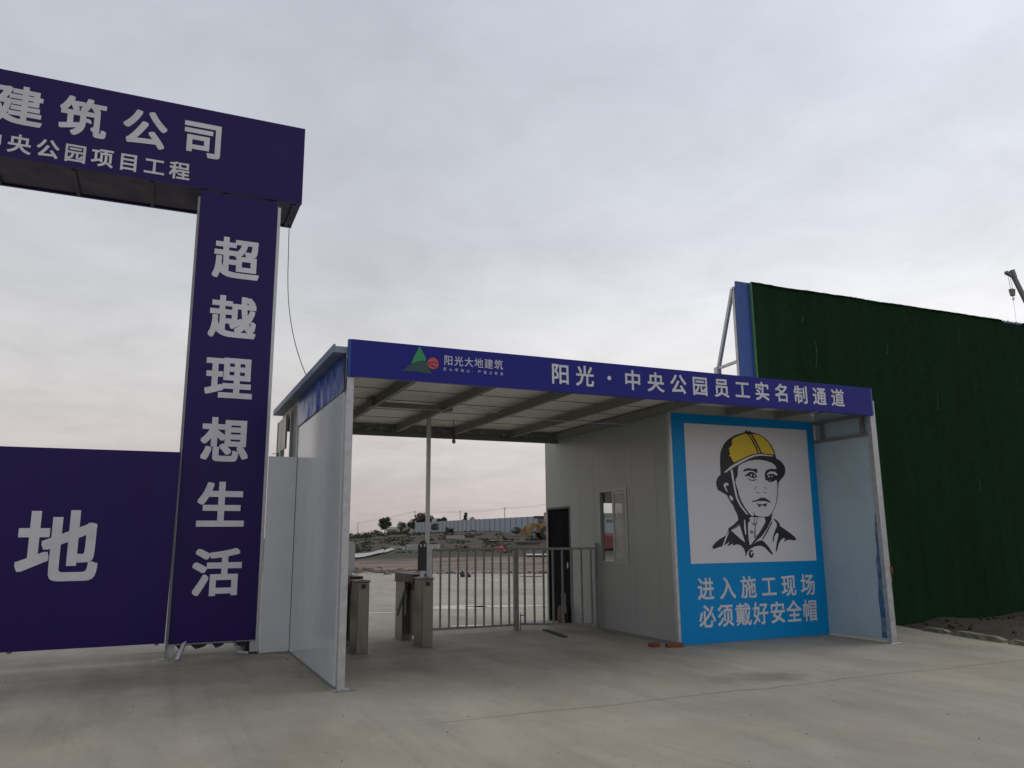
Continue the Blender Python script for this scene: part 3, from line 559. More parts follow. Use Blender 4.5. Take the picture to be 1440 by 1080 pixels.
# left side sheet with its blue film band
w = MB().box(-.02, .015, .065, 3.17, .035, 3.195).build('side_sheet', M['white_panel'], t)
MB().box(-.021, .02, .062, 3.17, .0, .034).build('bottom_rail', M['dark_steel'], t)
mb = MB(); nx, nz_ = 60, 10; g = []
for i in range(nx + 1):
    row = []
    for j in range(nz_ + 1):
        y, z = .0 + 3.12 * i / nx, 3.205 + .42 * j / nz_
        row.append(mb.bm.verts.new((-.035 + .016 * noise.noise(Vector((y * 3.4, z * .8, 0))) + .008 * noise.noise(Vector((y * 9, z * 2.5, 4))), y, z)))
    g.append(row)
for i in range(nx):
    for j in range(nz_): mb.bm.faces.new((g[i][j], g[i + 1][j], g[i + 1][j + 1], g[i][j + 1]))
mb.build('side_band', M['blue_film'], t, smooth=True)
MB().box(-.03, .015, .065, 3.17, 3.196, 3.204).box(-.016, .0, .066, 3.15, 3.206, 3.57).build('band_rail', M['dark_steel'], t)
MB().box(-.03, .0, 4.42, 5.35, 3.02, 3.56).bar((-.015, 5.33, 0), (-.015, 5.33, 3.56), .05).build('rear_sheet', M['booth_panel'], t)
MB().box(.03, .05, 3.28, 4.06, .05, 3.55).build('rear_strip', M['dark_steel'], t)
# right side sheet
w = MB().box(WD + .0, WD + .035, .065, 1.185, .03, 3.06).build('side_sheet', M['pale_panel'], t)
MB().prism([(.07, .07), (.17, .06), (.155, .35), (.17, .62), (.14, .9), (.15, 1.15), (.11, 1.34), (.12, 1.6), (.085, 1.85), (.07, 1.9)], 'x', WD - .004, WD - .001).build('film_remnant', M['film_worn'], w)
mb = MB().bar((WD + .01, .065, 3.085), (WD + .01, 1.185, 3.085), .05).bar((WD + .01, .065, 3.40), (WD + .01, 1.185, 3.40), .05).bar((WD + .01, .18, 3.1), (WD + .01, .18, 3.38), .05).bar((WD + .01, 1.0, 3.1), (WD + .01, 1.0, 3.38), .05)
mb.build('side_frame', M['dark_steel'], t)
MB().box(WD + .045, WD + .06, .0, 1.185, 3.07, 3.56).build('upper_sheet', M['pale_panel'], t)
MB().box(WD + .065, WD + .095, -.01, .05, .0, 3.60).build('edge_strip', M['zinc'], t)
MB().box(WD + .09, WD + .13, -.02, .03, 1.0, 1.09).bar((WD + .10, 0, 1.2), (WD + .12, 0, .88), .02, n=6).build('latch', M['brick'], t)
MB().box(WD - .0, WD + .09, -.04, .07, 0, .022).build('base_plate', M['grey_steel'], t)

# ------------------------------------------------------------------ guard booth
XB, YB, YE, XE, HB = 5.21, 1.20, 5.46, 7.06, 3.573
t = thing('guard_booth', 'white panel guard booth under the canopy with dark door and sliding window', 'booth', (6.1, 3.3, 0))
mb = MB()
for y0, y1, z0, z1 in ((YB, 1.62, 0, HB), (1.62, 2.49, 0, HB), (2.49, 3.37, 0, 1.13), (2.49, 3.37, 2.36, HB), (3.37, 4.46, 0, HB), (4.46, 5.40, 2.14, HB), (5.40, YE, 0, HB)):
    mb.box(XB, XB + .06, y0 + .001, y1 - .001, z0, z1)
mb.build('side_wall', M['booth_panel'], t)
for y in (1.62, 2.30, 3.56, 4.10):
    for z0, z1 in (((2.39, HB - .02), (.06, 1.10)) if 2.47 < y < 3.39 else ((.06, HB - .02),)):
        MB().box(XB - .0005, XB + .002, y - .004, y + .004, z0, z1).build('panel_seam', M['grey_steel'], t)
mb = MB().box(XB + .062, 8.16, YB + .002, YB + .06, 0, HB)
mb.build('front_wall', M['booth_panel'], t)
mb = MB()
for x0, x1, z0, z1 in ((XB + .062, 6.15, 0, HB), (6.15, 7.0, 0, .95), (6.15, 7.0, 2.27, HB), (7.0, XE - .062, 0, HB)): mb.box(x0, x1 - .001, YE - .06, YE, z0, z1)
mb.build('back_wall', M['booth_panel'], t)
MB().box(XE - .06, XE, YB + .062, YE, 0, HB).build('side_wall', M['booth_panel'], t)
MB().box(XB, XE, 4.99, YE, HB + .002, HB + .018).build('ceiling', M['booth_panel'], t)
MB().box(XB - .022, XB - .001, YB - .02, YB + .05, .0, HB).box(XB - .001, XB + .022, YB - .02, YB - .001, 0, HB).build('corner_trim', M['zinc'], t)
MB().box(XB - .012, XB - .001, YB + .055, 4.45, 0, .05).build('base_rail', M['dark_steel'], t)
d = MB().box(XB + .02, XB + .05, 4.50, 5.36, .03, 2.10).build('door', M['dark_hole'], t)  # near-black leaf paints in the unlit room behind the doorway
MB().box(XB + .0, XB + .019, 4.58, 4.62, 1.0, 1.1).build('handle', M['zinc'], d)
MB().box(XB - .006, XB + .055, 4.461, 4.499, 0, 2.14).box(XB - .006, XB + .055, 5.361, 5.399, 0, 2.14).box(XB - .006, XB + .055, 4.50, 5.36, 2.101, 2.139).build('door_frame', M['frame_dark'], t)
wd = MB()
for y0, y1, z0, z1 in ((2.47, 2.525, 1.11, 2.38), (3.335, 3.39, 1.11, 2.38), (2.526, 3.334, 1.11, 1.165), (2.526, 3.334, 2.325, 2.38)): wd.box(XB - .012, XB + .065, y0, y1, z0, z1)
wf = wd.build('window', M['frame_pale'], t)
MB().box(XB + .01, XB + .035, 2.91, 2.96, 1.166, 2.324).box(XB + .01, XB + .035, 2.527, 2.56, 1.166, 2.324).box(XB + .01, XB + .035, 2.561, 2.909, 1.166, 1.215).box(XB + .01, XB + .035, 2.561, 2.909, 2.275, 2.324).build('sash', M['frame_pale'], wf)
MB().box(XB + .02, XB + .024, 2.561, 2.909, 1.216, 2.274).build('sliding_pane', M['dusty'], wf)
MB().box(XB + .040, XB + .044, 2.961, 3.333, 1.166, 2.324).build('pane', M['glass'], wf)
wd = MB()
for x0, x1, z0, z1 in ((6.13, 6.17, .93, 2.29), (6.98, 7.0, .93, 2.29), (6.171, 6.979, .93, .97), (6.171, 6.979, 2.25, 2.29)): wd.box(x0, x1, YE - .065, YE + .01, z0, z1)
wf = wd.build('window', M['frame_dark'], t)
MB().box(6.171, 6.979, YE - .035, YE - .031, .971, 2.249).build('pane', M['glass'], wf)
tag(MB().box(5.05, 5.12, 4.46, 4.72, 0, .32).box(5.03, 5.049, 4.47, 4.71, .05, .27).build('red_crate', M['dark_red'], bevel=.008), 'dark red crate standing on the ground in front of the dark booth door', 'crate')

# ------------------------------------------------------------------ safety poster
t = thing('safety_poster', 'cyan safety poster with a drawn worker in a yellow helmet on the booth front', 'poster', (6.7, 1.19, 0))
YQ = YB - .012
b = MB().box(5.236, 8.10, YQ, YB - .001, .008, 3.425).build('board', M['poster_blue'], t)
MB().flat([(5.476, 1.157), (7.948, 1.160), (7.955, 3.285), (5.476, 3.278)], YQ - .002).build('picture_ground', M['poster_white'], t)
for k, (nm, mt, y) in enumerate((('black', 'ink', .004), ('white', 'poster_white', .006), ('yellow', 'yellow_ink', .0065), ('detail', 'ink', .008), ('glint', 'poster_white', .010), ('grey', 'ink_grey', .009))):
    if nm == 'detail':                                  # the printed lines are heavier than their traced spines
        fat = []
        for pl in ART[nm]:
            cx, cz = sum(p[0] for p in pl) / len(pl), sum(p[1] for p in pl) / len(pl)
            fat.append([(cx + (x - cx) * 1.05, cz + (z - cz) * 1.22) for x, z in pl])
        ART[nm] = fat
    for pl in ART[nm]: MB().flat([(x + 5.228, z) for x, z in pl], YQ - y).build({'black': 'figure_silhouette', 'white': 'figure_highlight', 'yellow': 'helmet', 'detail': 'figure_line', 'glint': 'eye_glint', 'grey': 'shading_line'}[nm], M[mt], t)
lettering([(c, x, .79) for c, x in zip('进入施工现场', (5.722, 6.127, 6.528, 6.930, 7.327, 7.724))], YQ - .002, .345, t, M['letter'], .014, .90)
lettering([(c, x, .393) for c, x in zip('必须戴好安全帽', (5.722, 6.058, 6.398, 6.730, 7.066, 7.397, 7.728))], YQ - .002, .345, t, M['letter'], .014, .90)

# ------------------------------------------------------------------ turnstiles, scanners, railings
def turnstile(x, y, label):
    t = thing('turnstile', label, 'turnstile', (x + .08, y + .7, 0), 'tripod turnstiles in the passage')
    for y0, y1 in ((y, y + .40), (y + 1.02, y + 1.42)):
        c = MB().box(x, x + .165, y0, y1, .012, .965).build('column', M['stainless'], t, bevel=.006)
    MB().box(x + .012, x + .153, y - .002, y - .0005, .08, .86).build('access_door', M['stainless_door'], t)
    MB().box(x + .05, x + .115, y - .004, y - .0005, .88, .94).build('indicator', M['black'], t)
    MB().lathe([(.008, -.004), (.008, .0)], (x + .135, y - .002, .52), 10, 'y').build('lock', M['dark_steel'], t)
    for y0 in (y - .03, y + .99): MB().box(x - .03, x + .19, y0, y0 + .46, 0, .012).build('foot_plate', M['grey_steel'], t)
    MB().box(x + .10, x + .15, y + .401, y + 1.019, .10, .80).build('web', M['stainless'], t)
    MB().box(x - .008, x + .175, y - .010, y + 1.43, .966, .994).build('top', M['stainless'], t, bevel=.006)
    MB().box(x - .012, x + .178, y + .44, y + 1.44, .9945, 1.03).box(x - .012, x - .009, y + .42, y + 1.44, .885, .9935).box(x - .002, x + .17, y + .401, y + 1.019, .80, .9655).build('cover', M['brown_cover'], t, bevel=.004)
    MB().box(x + .03, x + .13, y + .06, y + .24, .9945, .999).build('card_reader', M['black'], t)
    h = MB().lathe([(.03, .05), (.075, .02), (.085, -.03)], (x - .05, y + .72, .84), 16, 'x').build('hub', M['stainless'], t)
    for dy, dz, dx in ((-.30, -.40, -.16), (.24, -.38, -.10), (.05, -.44, -.20)):
        MB().bar((x - .03, y + .72, .84), (x - .03 + dx * .6, y + .72 + dy, .84 + dz), .034, n=8).build('arm', M['dark_steel'], t)
    return t
turnstile(1.775, 2.66, 'stainless tripod turnstile beside the slim steel pole and barred railing')
turnstile(.775, 2.47, 'stainless tripod turnstile nearest the white side sheet of the passage')
def scanner(x, y, label, back):
    t = thing('face_scanner', label, 'scanner', (x, y, 1.0), 'face scanners on the turnstiles')
    out_ = [(-.066, 1.09), (.066, 1.09), (.066, 1.46), (.055, 1.50), (.03, 1.525), (-.03, 1.525), (-.055, 1.50), (-.066, 1.46)]
    y0, y1 = (y - .02, y + .02)
    MB().prism([(x + a, z) for a, z in out_], 'y', y0, y1).build('case', M['zinc' if back else 'black'], t, bevel=.004)
    s = -1 if not back else 1
    MB().prism([(x + a * .86, 1.30 + (z - 1.30) * .9) for a, z in out_], 'y', y + s * .0205, y + s * .023).build('screen', M['black'], t)
    if not back:
        for a in (-.03, .03): MB().prism([(x + a - .012, 1.44), (x + a + .012, 1.44), (x + a + .012, 1.48), (x + a - .012, 1.48)], 'y', y - .0245, y - .0235).build('lens', M['letter_small'], t)
        MB().box(x - .03, x + .03, y - .0225, y - .0205, 1.0, 1.08).build('badge', M['letter_small'], t)
    MB().bar((x, y + .0, .996), (x, y, 1.095), .06, .035).box(x - .06, x + .06, y - .05, y + .05, .9945, 1.004).build('stand', M['zinc'], t)
scanner(1.805, 2.79, 'black screened face scanner with rounded top on the turnstile beside the steel pole', False)
scanner(.845, 3.30, 'face scanner showing its pale metal back, above the turnstile by the white side sheet', True)
t = thing('steel_pole', 'slim steel pole rising from beside the turnstile to the canopy roof', 'pole', (2.0, 2.95, 0))
MB().bar((2.0, 3.16, .01), (1.985, 3.10, 3.55), .055).build('shaft', M['zinc'], t)
MB().box(1.965, 2.05, 3.06, 3.145, .012, 1.47).box(1.93, 2.08, 3.03, 3.2, 0, .011).build('sleeve', M['zinc'], t)

def railing(name, label, p, q, n, h0, h1, posts):
    t = thing(name, label, 'railing', p)
    p, q = Vector(p), Vector(q)
    MB().bar(p + Vector((0, 0, h1)), q + Vector((0, 0, h1)), .04).build('top_rail', M['rail_grey'], t)
    MB().bar(p + Vector((0, 0, h0)), q + Vector((0, 0, h0)), .035).build('bottom_rail', M['rail_grey'], t)
    for k in range(n):
        c = p.lerp(q, (k + .5) / n); MB().bar(c + Vector((0, 0, h0 + .018)), c + Vector((0, 0, h1 - .02)), .028).build('bar', M['rail_grey'], t)
    for c, w_ in posts: MB().bar(Vector(c), Vector(c) + Vector((0, 0, h1 + .04)), w_).build('post', M['grey_steel'], t)
    return t
railing('railing', 'fixed grey steel bar railing between the turnstile and the central post', (2.33, 4.16, 0), (3.90, 4.16, 0), 10, .09, 1.37, [((3.95, 4.16, 0), .075)])
t = railing('railing_gate', 'grey steel bar gate swung between the central railing post and the booth wall', (4.02, 4.14, 0), (5.16, 3.47, 0), 8, .10, 1.37, [((5.165, 3.45, .05), .045)])
MB().bar((4.0, 4.09, .28), (4.0, 4.09, .0), .02, n=6).bar((4.0, 4.09, .25), (4.07, 4.06, .25), .02, n=6).build('drop_bolt', M['dark_steel'], t)
MB().box(4.62, 4.70, 3.72, 3.75, .28, .62).build('lock_box', M['dark_steel'], t)

# ------------------------------------------------------------------ small things at the passage
tag(MB().prism([(4.17, 2.9), (4.25, 2.85), (4.42, 3.85), (4.33, 3.9)], 'z', .001, .022).build('floor_strip', M['rubber']), 'dark flat strip lying on the passage floor before the railing gate', 'strip')  # thin dark strip laid flat on the slab
t = tag(MB().box(0, .24, 0, .115, 0, .055).build('brick', M['brick'], bevel=.005), 'red brick on the ground at the booth corner, nearest the poster edge', 'brick', 'bricks at the booth corner'); t.location = (4.95, 1.12, .001); t.rotation_euler = (0, 0, -.25)
t2 = t.copy(); COL.objects.link(t2); t2.location = (4.80, 1.22, .001); t2.rotation_euler = (0, 0, .5); t2['label'] = 'red brick lying just left of another brick by the booth corner'
t2.scale = (.7, 1, 1)
t = thing('light_bulb', 'bare bulb hanging from the canopy roof in front of the sky', 'bulb', (2.73, 4.0, 3.2))
MB().lathe([(.008, -.045), (.026, -.035), (.034, -.01), (.028, .018), (.016, .035)], (2.73, 4, 3.205), 14).build('glass_bulb', M['bulb_glass'], t, smooth=True)
MB().lathe([(.018, .0), (.02, .045), (.012, .06)], (2.73, 4, 3.24), 12).build('socket', M['black'], t)
MB().path([(2.73, 4, 3.30), (2.735, 4.0, 3.42), (2.72, 4, 3.575)], .012).build('wire', M['black'], t)
def sag(a, b, s, n=16):
    a, b = Vector(a), Vector(b); return [a.lerp(b, k / n) - Vector((0, 0, s * 4 * (k / n) * (1 - k / n))) for k in range(n + 1)]
tag(MB().path(sag((2.45, 2.6, 3.56), (5.20, 2.3, 3.40), .07), .012, 5).build('ceiling_cable', M['letter_small']), 'thin pale cable sagging under the canopy roof towards the booth', 'cable')
pts = []
A, B = Vector((-.21, 3.85, 6.76)), Vector((-.148, 1.9, 3.74))
for k in range(25):
    u_ = k / 24; z = A.z + (B.z - A.z) * u_; y = A.y + (B.y - A.y) * max(0, (u_ - .30) / .70) ** 1.9
    pts.append((A.x + (B.x - A.x) * u_, y, z))
tag(MB().path(pts, .013, 5).build('drop_cable', M['black']), 'dark cable dropping from the purple beam end to the canopy eave', 'cable')

# loose grit gathered at the feet of the walls and on the slab
mb = MB()
for k in range(420):
    q = random.random()
    if q < .22: x, y = XB - random.expovariate(14), random.uniform(YB, 4.3)
    elif q < .40: x, y = random.uniform(5.2, 8.1), YB - .02 - random.expovariate(12)
    elif q < .45: x, y = -.03 - random.expovariate(9), random.uniform(.1, 3.1)
    elif q < .56: x, y = random.uniform(-1.6, 0), 3.1 - random.expovariate(8)
    elif q < .82: x, y = 9.6 - random.expovariate(4), random.uniform(-3, 1.6)
    else: x, y = random.uniform(-5, 9), random.uniform(-6, 3)
    s_ = random.uniform(.002, .006) * (1.8 if random.random() < .06 else 1)
    mb.box(-s_, s_, -s_ * 1.3, s_, -s_ * .3, s_ * .8, Matrix.Translation((x, y, s_ * .4)) @ Matrix.Rotation(random.uniform(0, 3), 4, 'Z') @ Matrix.Rotation(random.uniform(-.4, .4), 4, 'X'))
tag(mb.build('grit', M['kerb']), kind='stuff')

# ------------------------------------------------------------------ green hoarding
t = thing('turf_hoarding', 'high hoarding of blue steel sheets covered with dark green artificial turf', 'hoarding', (14, 1.9, 0))
x0, x1, HT = 7.115, 30.0, 5.94
def yh(x): return 1.70 - .012 * (x - 7.1)
rot = Matrix.Translation((x0, 1.70, 0)) @ Matrix.Rotation(-.012, 4, 'Z')
L_ = x1 - x0
mb = MB()
for k in range(26): mb.box(k * .9, k * .9 + .897, .0, .035, 0.0 if k > 1 else 3.70, HT + (random.uniform(-.006, .006)), rot)
mb.build('blue_sheet', M['blue_hoarding'], t)
mb = MB(); g = []; nx = 320
for i in range(nx + 1):
    u_ = .30 + (L_ - .3) * i / nx; top = HT + .015 + .012 * noise.noise(Vector((u_ * 1.3, 0, 0))) + .008 * noise.noise(Vector((u_ * 6, 2, 0))) - (.06 if 6.9 < u_ < 7.5 else 0)
    row = []
    for j in range(13):
        z = top * j / 12; row.append(mb.bm.verts.new(rot @ Vector((u_, -.03 + .020 * noise.noise(Vector((u_ * 1.1, z * .22, 1))) - .014 * max(0, 1 - abs(((u_ + 1.0) % 2.0) - 1.0) / .05) + .010 * noise.noise(Vector((u_ * .35, z, 8))), z))))
    g.append(row)
for i in range(nx):
    for j in range(12): mb.bm.faces.new((g[i][j], g[i + 1][j], g[i + 1][j + 1], g[i][j + 1]))
mb.build('turf_cover', M['turf'], t, smooth=True)
mb = MB()                                               # pile of the turf: short blades, and a fringe along the top edge
def blade(u_, z, l, w_):
    a = random.uniform(-.9, .9); tip = Vector((u_ + math.sin(a) * l * .5, -.045 - random.uniform(.2, 1) * l * .7, z + random.uniform(-.6, .9) * l))
    v = [mb.bm.verts.new(rot @ q) for q in (Vector((u_ - w_, -.03, z)), Vector((u_ + w_, -.03, z)), tip)]; mb.bm.faces.new(v)
for k in range(26000):
    u_ = .3 + 12.5 * random.random() ** .9; blade(u_, random.uniform(.05, HT), random.uniform(.025, .05), .006)
for k in range(2600):
    u_ = random.uniform(.32, 12.5); blade(u_, HT - .02 + .03 * noise.noise(Vector((u_ * 1.3, 0, 0))), random.uniform(.02, .05), .010)
tag(mb.build('turf_pile', M['turf'], t), kind='stuff')
for u_, z0, z1 in ((1.62, 4.5, 5.0), (2.02, 3.2, 3.7), (1.36, 5.3, 5.42), (3.4, 4.9, 5.1), (4.6, 3.9, 4.3), (5.5, 2.4, 2.6)):
    MB().path([rot @ Vector((u_ + .03 * math.sin(k), -.085, z1 + (z0 - z1) * k / 4)) for k in range(5)], .008, 3).build('loose_thread', M['turf_edge'], t)
MB().box(.285, .312, -.05, -.004, 3.7, HT, rot).build('turf_edge', M['turf_edge'], t)
for u_ in (.02, 4.0, 8.0, 12.0, 16.0, 20.0):
    a = rot @ Vector((u_, .08, 0)); 
    MB().bar(a + Vector((0, 0, .0)), a + Vector((0, 0, HT - .08)), .06).build('post', M['zinc'], t)
    if u_ < 1: continue
    MB().bar(a + Vector((0, .04, HT - .2)), a + Vector((0, 2.2, .05)), .06).build('brace', M['zinc'], t)
MB().bar((7.12, 1.80, 5.83), (7.12, 2.33, 4.42), .055).build('brace', M['zinc'], t)
MB().bar((7.12, 2.27, 4.50), (7.12, 1.80, 4.52), .045).bar((7.12, 2.33, 4.52), (7.12, 2.33, 3.70), .09).bar((7.12, 2.30, 4.46), (7.12, 2.52, 3.70), .05).build('brace_joint', M['zinc'], t)

kerbs = [((9.90, .92), (9.80, .36), 'pale broken kerb stone by the soil, nearest the canopy post'), ((9.80, .30), (9.55, -.72), 'long grey kerb stone lying along the soil bed'), ((9.53, -.80), (9.50, -1.3), 'short kerb fragment half sunk in soil at the frame edge')]
for k, (a, b_, lab) in enumerate(kerbs):
    a, b_ = Vector(a + (0,)), Vector(b_ + (0,)); d = b_ - a; n_ = 8; mb = MB(); sec = []
    w_, h_ = (.09, .055) if k != 1 else (.11, .065)
    s_ = Vector((-d.y, d.x, 0)).normalized()
    for i in range(n_ + 1):
        c = a + d * (i / n_); j_ = lambda: random.uniform(-.012, .012)
        sec.append([mb.bm.verts.new(c + s_ * (x_ * w_ / 2 + j_()) + Vector((0, 0, z_ * (h_ - (.03 if i in (0, n_) else 0)) + (abs(j_()) if z_ else 0)))) for x_, z_ in ((-1, 0), (1, 0), (1, 1), (-1, 1))])
    for i in range(n_):
        for q in range(4): mb.bm.faces.new((sec[i][q], sec[i][(q + 1) % 4], sec[i + 1][(q + 1) % 4], sec[i + 1][q]))
    mb.bm.faces.new(sec[0][::-1]); mb.bm.faces.new(sec[-1])
    tag(mb.build('kerb_stone', M['kerb']), lab, 'kerb stone', 'kerb stones along the soil bed')

# ------------------------------------------------------------------ far site
def gp(px, d):
    """ground point under image column px at distance d"""
    q = bearing(px, 750, d); q.z = ground_z(q); return q
def at(px, d, up=0): q = gp(px, d); q.z += up; return q

def tree(name, label, px, d, h, w, group, seed, cone=False, trunk=True, leaf='leaf_dark', n=900, cat='tree', squash=.8):
    rnd = random.Random(seed); base = gp(px, d); t = thing(name, label, cat, base, group) if trunk else None
    th = h * .35
    if trunk:
        mb = MB().bar(base - Vector((0, 0, .1)), base + Vector((w * .02, 0, th)), w * .07, n=7, w2=w * .045)
        for k in range(5):
            a = k * 1.3 + seed; mb.bar(base + Vector((w * .02, 0, th * .85)), base + Vector((math.cos(a) * w * .28, math.sin(a) * w * .28, h * (.55 + .07 * k))), w * .04, n=5, w2=w * .012)
        mb.build('trunk', M['bark'], t)
    cl = []
    for k in range(16):
        if cone: f_ = k / 16; r_ = w * .5 * (1 - f_); cl.append((Vector((rnd.uniform(-.4, .4) * r_, rnd.uniform(-.4, .4) * r_, h * (.15 + .85 * f_))), max(.12 * w, r_ * .7)))
        else:
            a, e = rnd.uniform(0, 6.28), rnd.uniform(-.8, 1.1); q = rnd.uniform(.45, 1)
            z0 = h * (.62 if trunk else .42)
            cl.append((Vector((math.cos(a) * math.cos(e) * w * .36 * q, math.sin(a) * math.cos(e) * w * .36 * q, z0 + math.sin(e) * h * .30 * q)), w * rnd.uniform(.12, .2)))
    mb = MB(); ls = max(.12, w * .045)
    for k in range(n):
        c, r_ = cl[k % 16]
        v = Vector((rnd.gauss(0, 1), rnd.gauss(0, 1), rnd.gauss(0, 1))).normalized() * r_ * rnd.uniform(.5, 1.05); v.z *= squash
        p_ = base + c + v
        if p_.z < base.z: continue
        e1 = Vector((rnd.gauss(0, 1), rnd.gauss(0, 1), rnd.gauss(0, 1))).normalized() * ls * rnd.uniform(.6, 1.3); e2 = e1.cross(Vector((rnd.gauss(0, 1), rnd.gauss(0, 1), rnd.gauss(0, 1)))).normalized() * ls * rnd.uniform(.4, .9)
        mb.bm.faces.new([mb.bm.verts.new(q) for q in (p_ - e1, p_ + e2, p_ + e1, p_ - e2)])
    if not trunk: return tag(mb.build(name, M[leaf]), label, cat, group)
    mb.build('crown', M[leaf], t)
    return t
tree('round_tree', 'full round dark tree standing alone on the skyline left of the steel pole', 541, 250, 5.6, 5.6, 'trees on the skyline', 3, n=1500)
tree('spreading_tree', 'broad low dark tree behind the far hoarding beside the steel pole', 594, 235, 6.0, 7.5, 'trees on the skyline', 5, n=1300)
tree('spreading_tree', 'smaller dark tree on the skyline between round tree and far hoarding', 565, 260, 4.4, 3.6, 'trees on the skyline', 6, n=700)
tree('spreading_tree', 'broad dark tree at the left end of the far hoarding, behind a utility pole', 581, 245, 4.6, 5.0, 'trees on the skyline', 16, n=800)
tree('conifer_tree', 'small pointed conifer showing above the far hoarding', 655, 235, 5.2, 4.4, 'trees on the skyline', 8, cone=True, n=700)
tree('low_tree', 'low rounded tree top just right of the conifer above the hoarding', 666, 235, 4.4, 4.2, 'trees on the skyline', 9, n=700)
tree('low_tree', 'low tree top right of the steel pole above the hoarding end', 622, 240, 5.3, 4.4, 'trees on the skyline', 12, n=700)
for k, (px, d, h, w_) in enumerate(((492, 190, 1.6, 3.6), (499, 200, 1.3, 3.2), (506, 185, 1.7, 3.4), (514, 195, 1.5, 3.6), (521, 180, 1.6, 3.4), (529, 200, 2.2, 3.8), (536, 185, 1.2, 3.6), (549, 200, 1.4, 3.4), (558, 190, 1.7, 3.6), (569, 185, 1.5, 3.5))):
    tree('bush', 'dark scrubby bush in the row along the left skyline', px, d, h, w_, 'bushes along the skyline', 30 + k, trunk=False, n=380, cat='bush', leaf='leaf_dark' if k % 3 else 'leaf_mid')
tree('bush', 'dark bush on the bank at the far hoarding foot by the steel pole', 611, 140, 2.3, 1.7, 'bushes on the bank', 50, trunk=False, n=380, cat='bush')
tree('bush', 'dark bush on the bank below the middle of the far hoarding', 632, 110, 1.6, 1.6, 'bushes on the bank', 51, trunk=False, n=300, cat='bush')
tree('bush', 'dark bush on the bank just left of the grey concrete shelter', 727, 105, 1.5, 1.7, 'bushes on the bank', 52, trunk=False, n=300, cat='bush')
# tufts of grass on the banks
mb = MB()
for k in range(6500):
    px, d = random.uniform(486, 775), random.uniform(66, 175)
    if noise.noise(Vector((px * .05, d * .09, 2))) < .10: continue
    q = at(px, d)
    for j in range(2):
        a = random.uniform(0, 6.3); l = random.uniform(.06, .20); w_ = random.uniform(.12, .34)
        c = q + Vector((random.uniform(-.5, .5), random.uniform(-.5, .5), 0))
        mb.bm.faces.new([mb.bm.verts.new(x) for x in (c + Vector((-math.sin(a) * w_, math.cos(a) * w_, -.05)), c + Vector((math.sin(a) * w_, -math.cos(a) * w_, -.05)), c + Vector((random.uniform(-.15, .15), random.uniform(-.15, .15), l)))])
tag(mb.build('bank_grass', M['grass']), kind='stuff')
# rubble along the edge of the slab
mb = MB()
for k in range(760):
    if k < 640: a_, b_ = Vector((3, 34.2)), Vector((9.9, 27.2))
    else: a_, b_ = Vector((9.9, 27.2)), Vector((24, 19))
    u_ = random.random(); c = a_.lerp(b_, u_) + Vector((random.gauss(0, .6), random.gauss(1.4, 1.5) if k < 640 else random.gauss(.4, .4)))
    s_ = random.uniform(.025, .10) * (2.2 if random.random() < .06 else 1); q = Vector((c.x, c.y, max(-.02, ground_z(Vector((c.x, c.y, 0))))))
    r_ = Matrix.Rotation(random.uniform(0, 3), 4, 'Z') @ Matrix.Rotation(random.uniform(-.5, .5), 4, 'X')
    mb.box(-s_ * random.uniform(.6, 1.4), s_, -s_, s_ * random.uniform(.5, 1.3), -s_ * .4, s_ * random.uniform(.4, .9), Matrix.Translation(q) @ r_)
tag(mb.build('rubble', M['rubble']), kind='stuff')
for k, (px, d, w_, lab) in enumerate(((651, 33.5, .22, 'dark debris lump on the sand seen through the railing, left one of two'), (659, 33.2, .16, 'dark debris lump on the sand seen through the railing, right one of two'))):
    q = gp(px, d); q.z = max(q.z, 0); mb = MB().lathe([(w_ * .5, 0), (w_ * .62, w_ * .35), (w_ * .35, w_ * .8), (w_ * .1, w_ * 1.1)], q, 7)
    for v in mb.bm.verts: v.co += Vector((random.uniform(-.04, .04), random.uniform(-.04, .04), random.uniform(-.02, .03)))
    tag(mb.build('debris_lump', M['rubber']), lab, 'debris', 'dark debris on the sand')
# pale slabs and strips of hard standing in the site
def strip(a, b, name='site_road', w_=.9, m='pale_conc'):
    (pa, da), (pb, db) = a, b; mb = MB(); n_ = 10; L1, L2 = [], []
    for k in range(n_ + 1):
        px, d = pa + (pb - pa) * k / n_, da + (db - da) * k / n_
        L1.append(mb.bm.verts.new(at(px, d - w_, .12))); L2.append(mb.bm.verts.new(at(px, d + w_, .14)))
    for k in range(n_): mb.bm.faces.new((L1[k], L1[k + 1], L2[k + 1], L2[k]))
    tag(mb.build(name, M[m]), kind='structure')
strip((470, 57), (540, 68), w_=3.2); strip((540, 68.4), (566, 74), w_=1.2)
strip((622, 72), (655, 72), w_=1.6); strip((676, 72), (725, 72), w_=1.2); strip((688, 88), (722, 88), w_=1.5); strip((740, 58), (785, 58), w_=2)
# pale stacked panels beside the scanner, seen across the site
for px, d, w_, h_, lab in ((590, 74, 2.3, .62, 'long pale grey stack of site panels on the bank behind the scanner'), (560, 76, 1.3, .42, 'low pale panel stack left of the longer one on the bank'), (610, 76, 1.0, .6, 'short pale panel stack right of the steel pole on the bank'), (640, 100, 2.2, .5, 'low pale panel stack on the bank under the hoarding')):
    q = gp(px, d); mb = MB()
    for k in range(4):
        j_ = random.uniform(-.05, .05); mb.box(-w_ / 2 + j_, w_ / 2 + j_, -.5, .5, h_ * k / 4, h_ * (k + .86) / 4, Matrix.Translation(q) @ Matrix.Rotation(-PHI, 4, 'Z'))
    tag(mb.build('panel_stack', M['pale_conc']), lab, 'panel stack', 'stacks of pale panels on the bank')
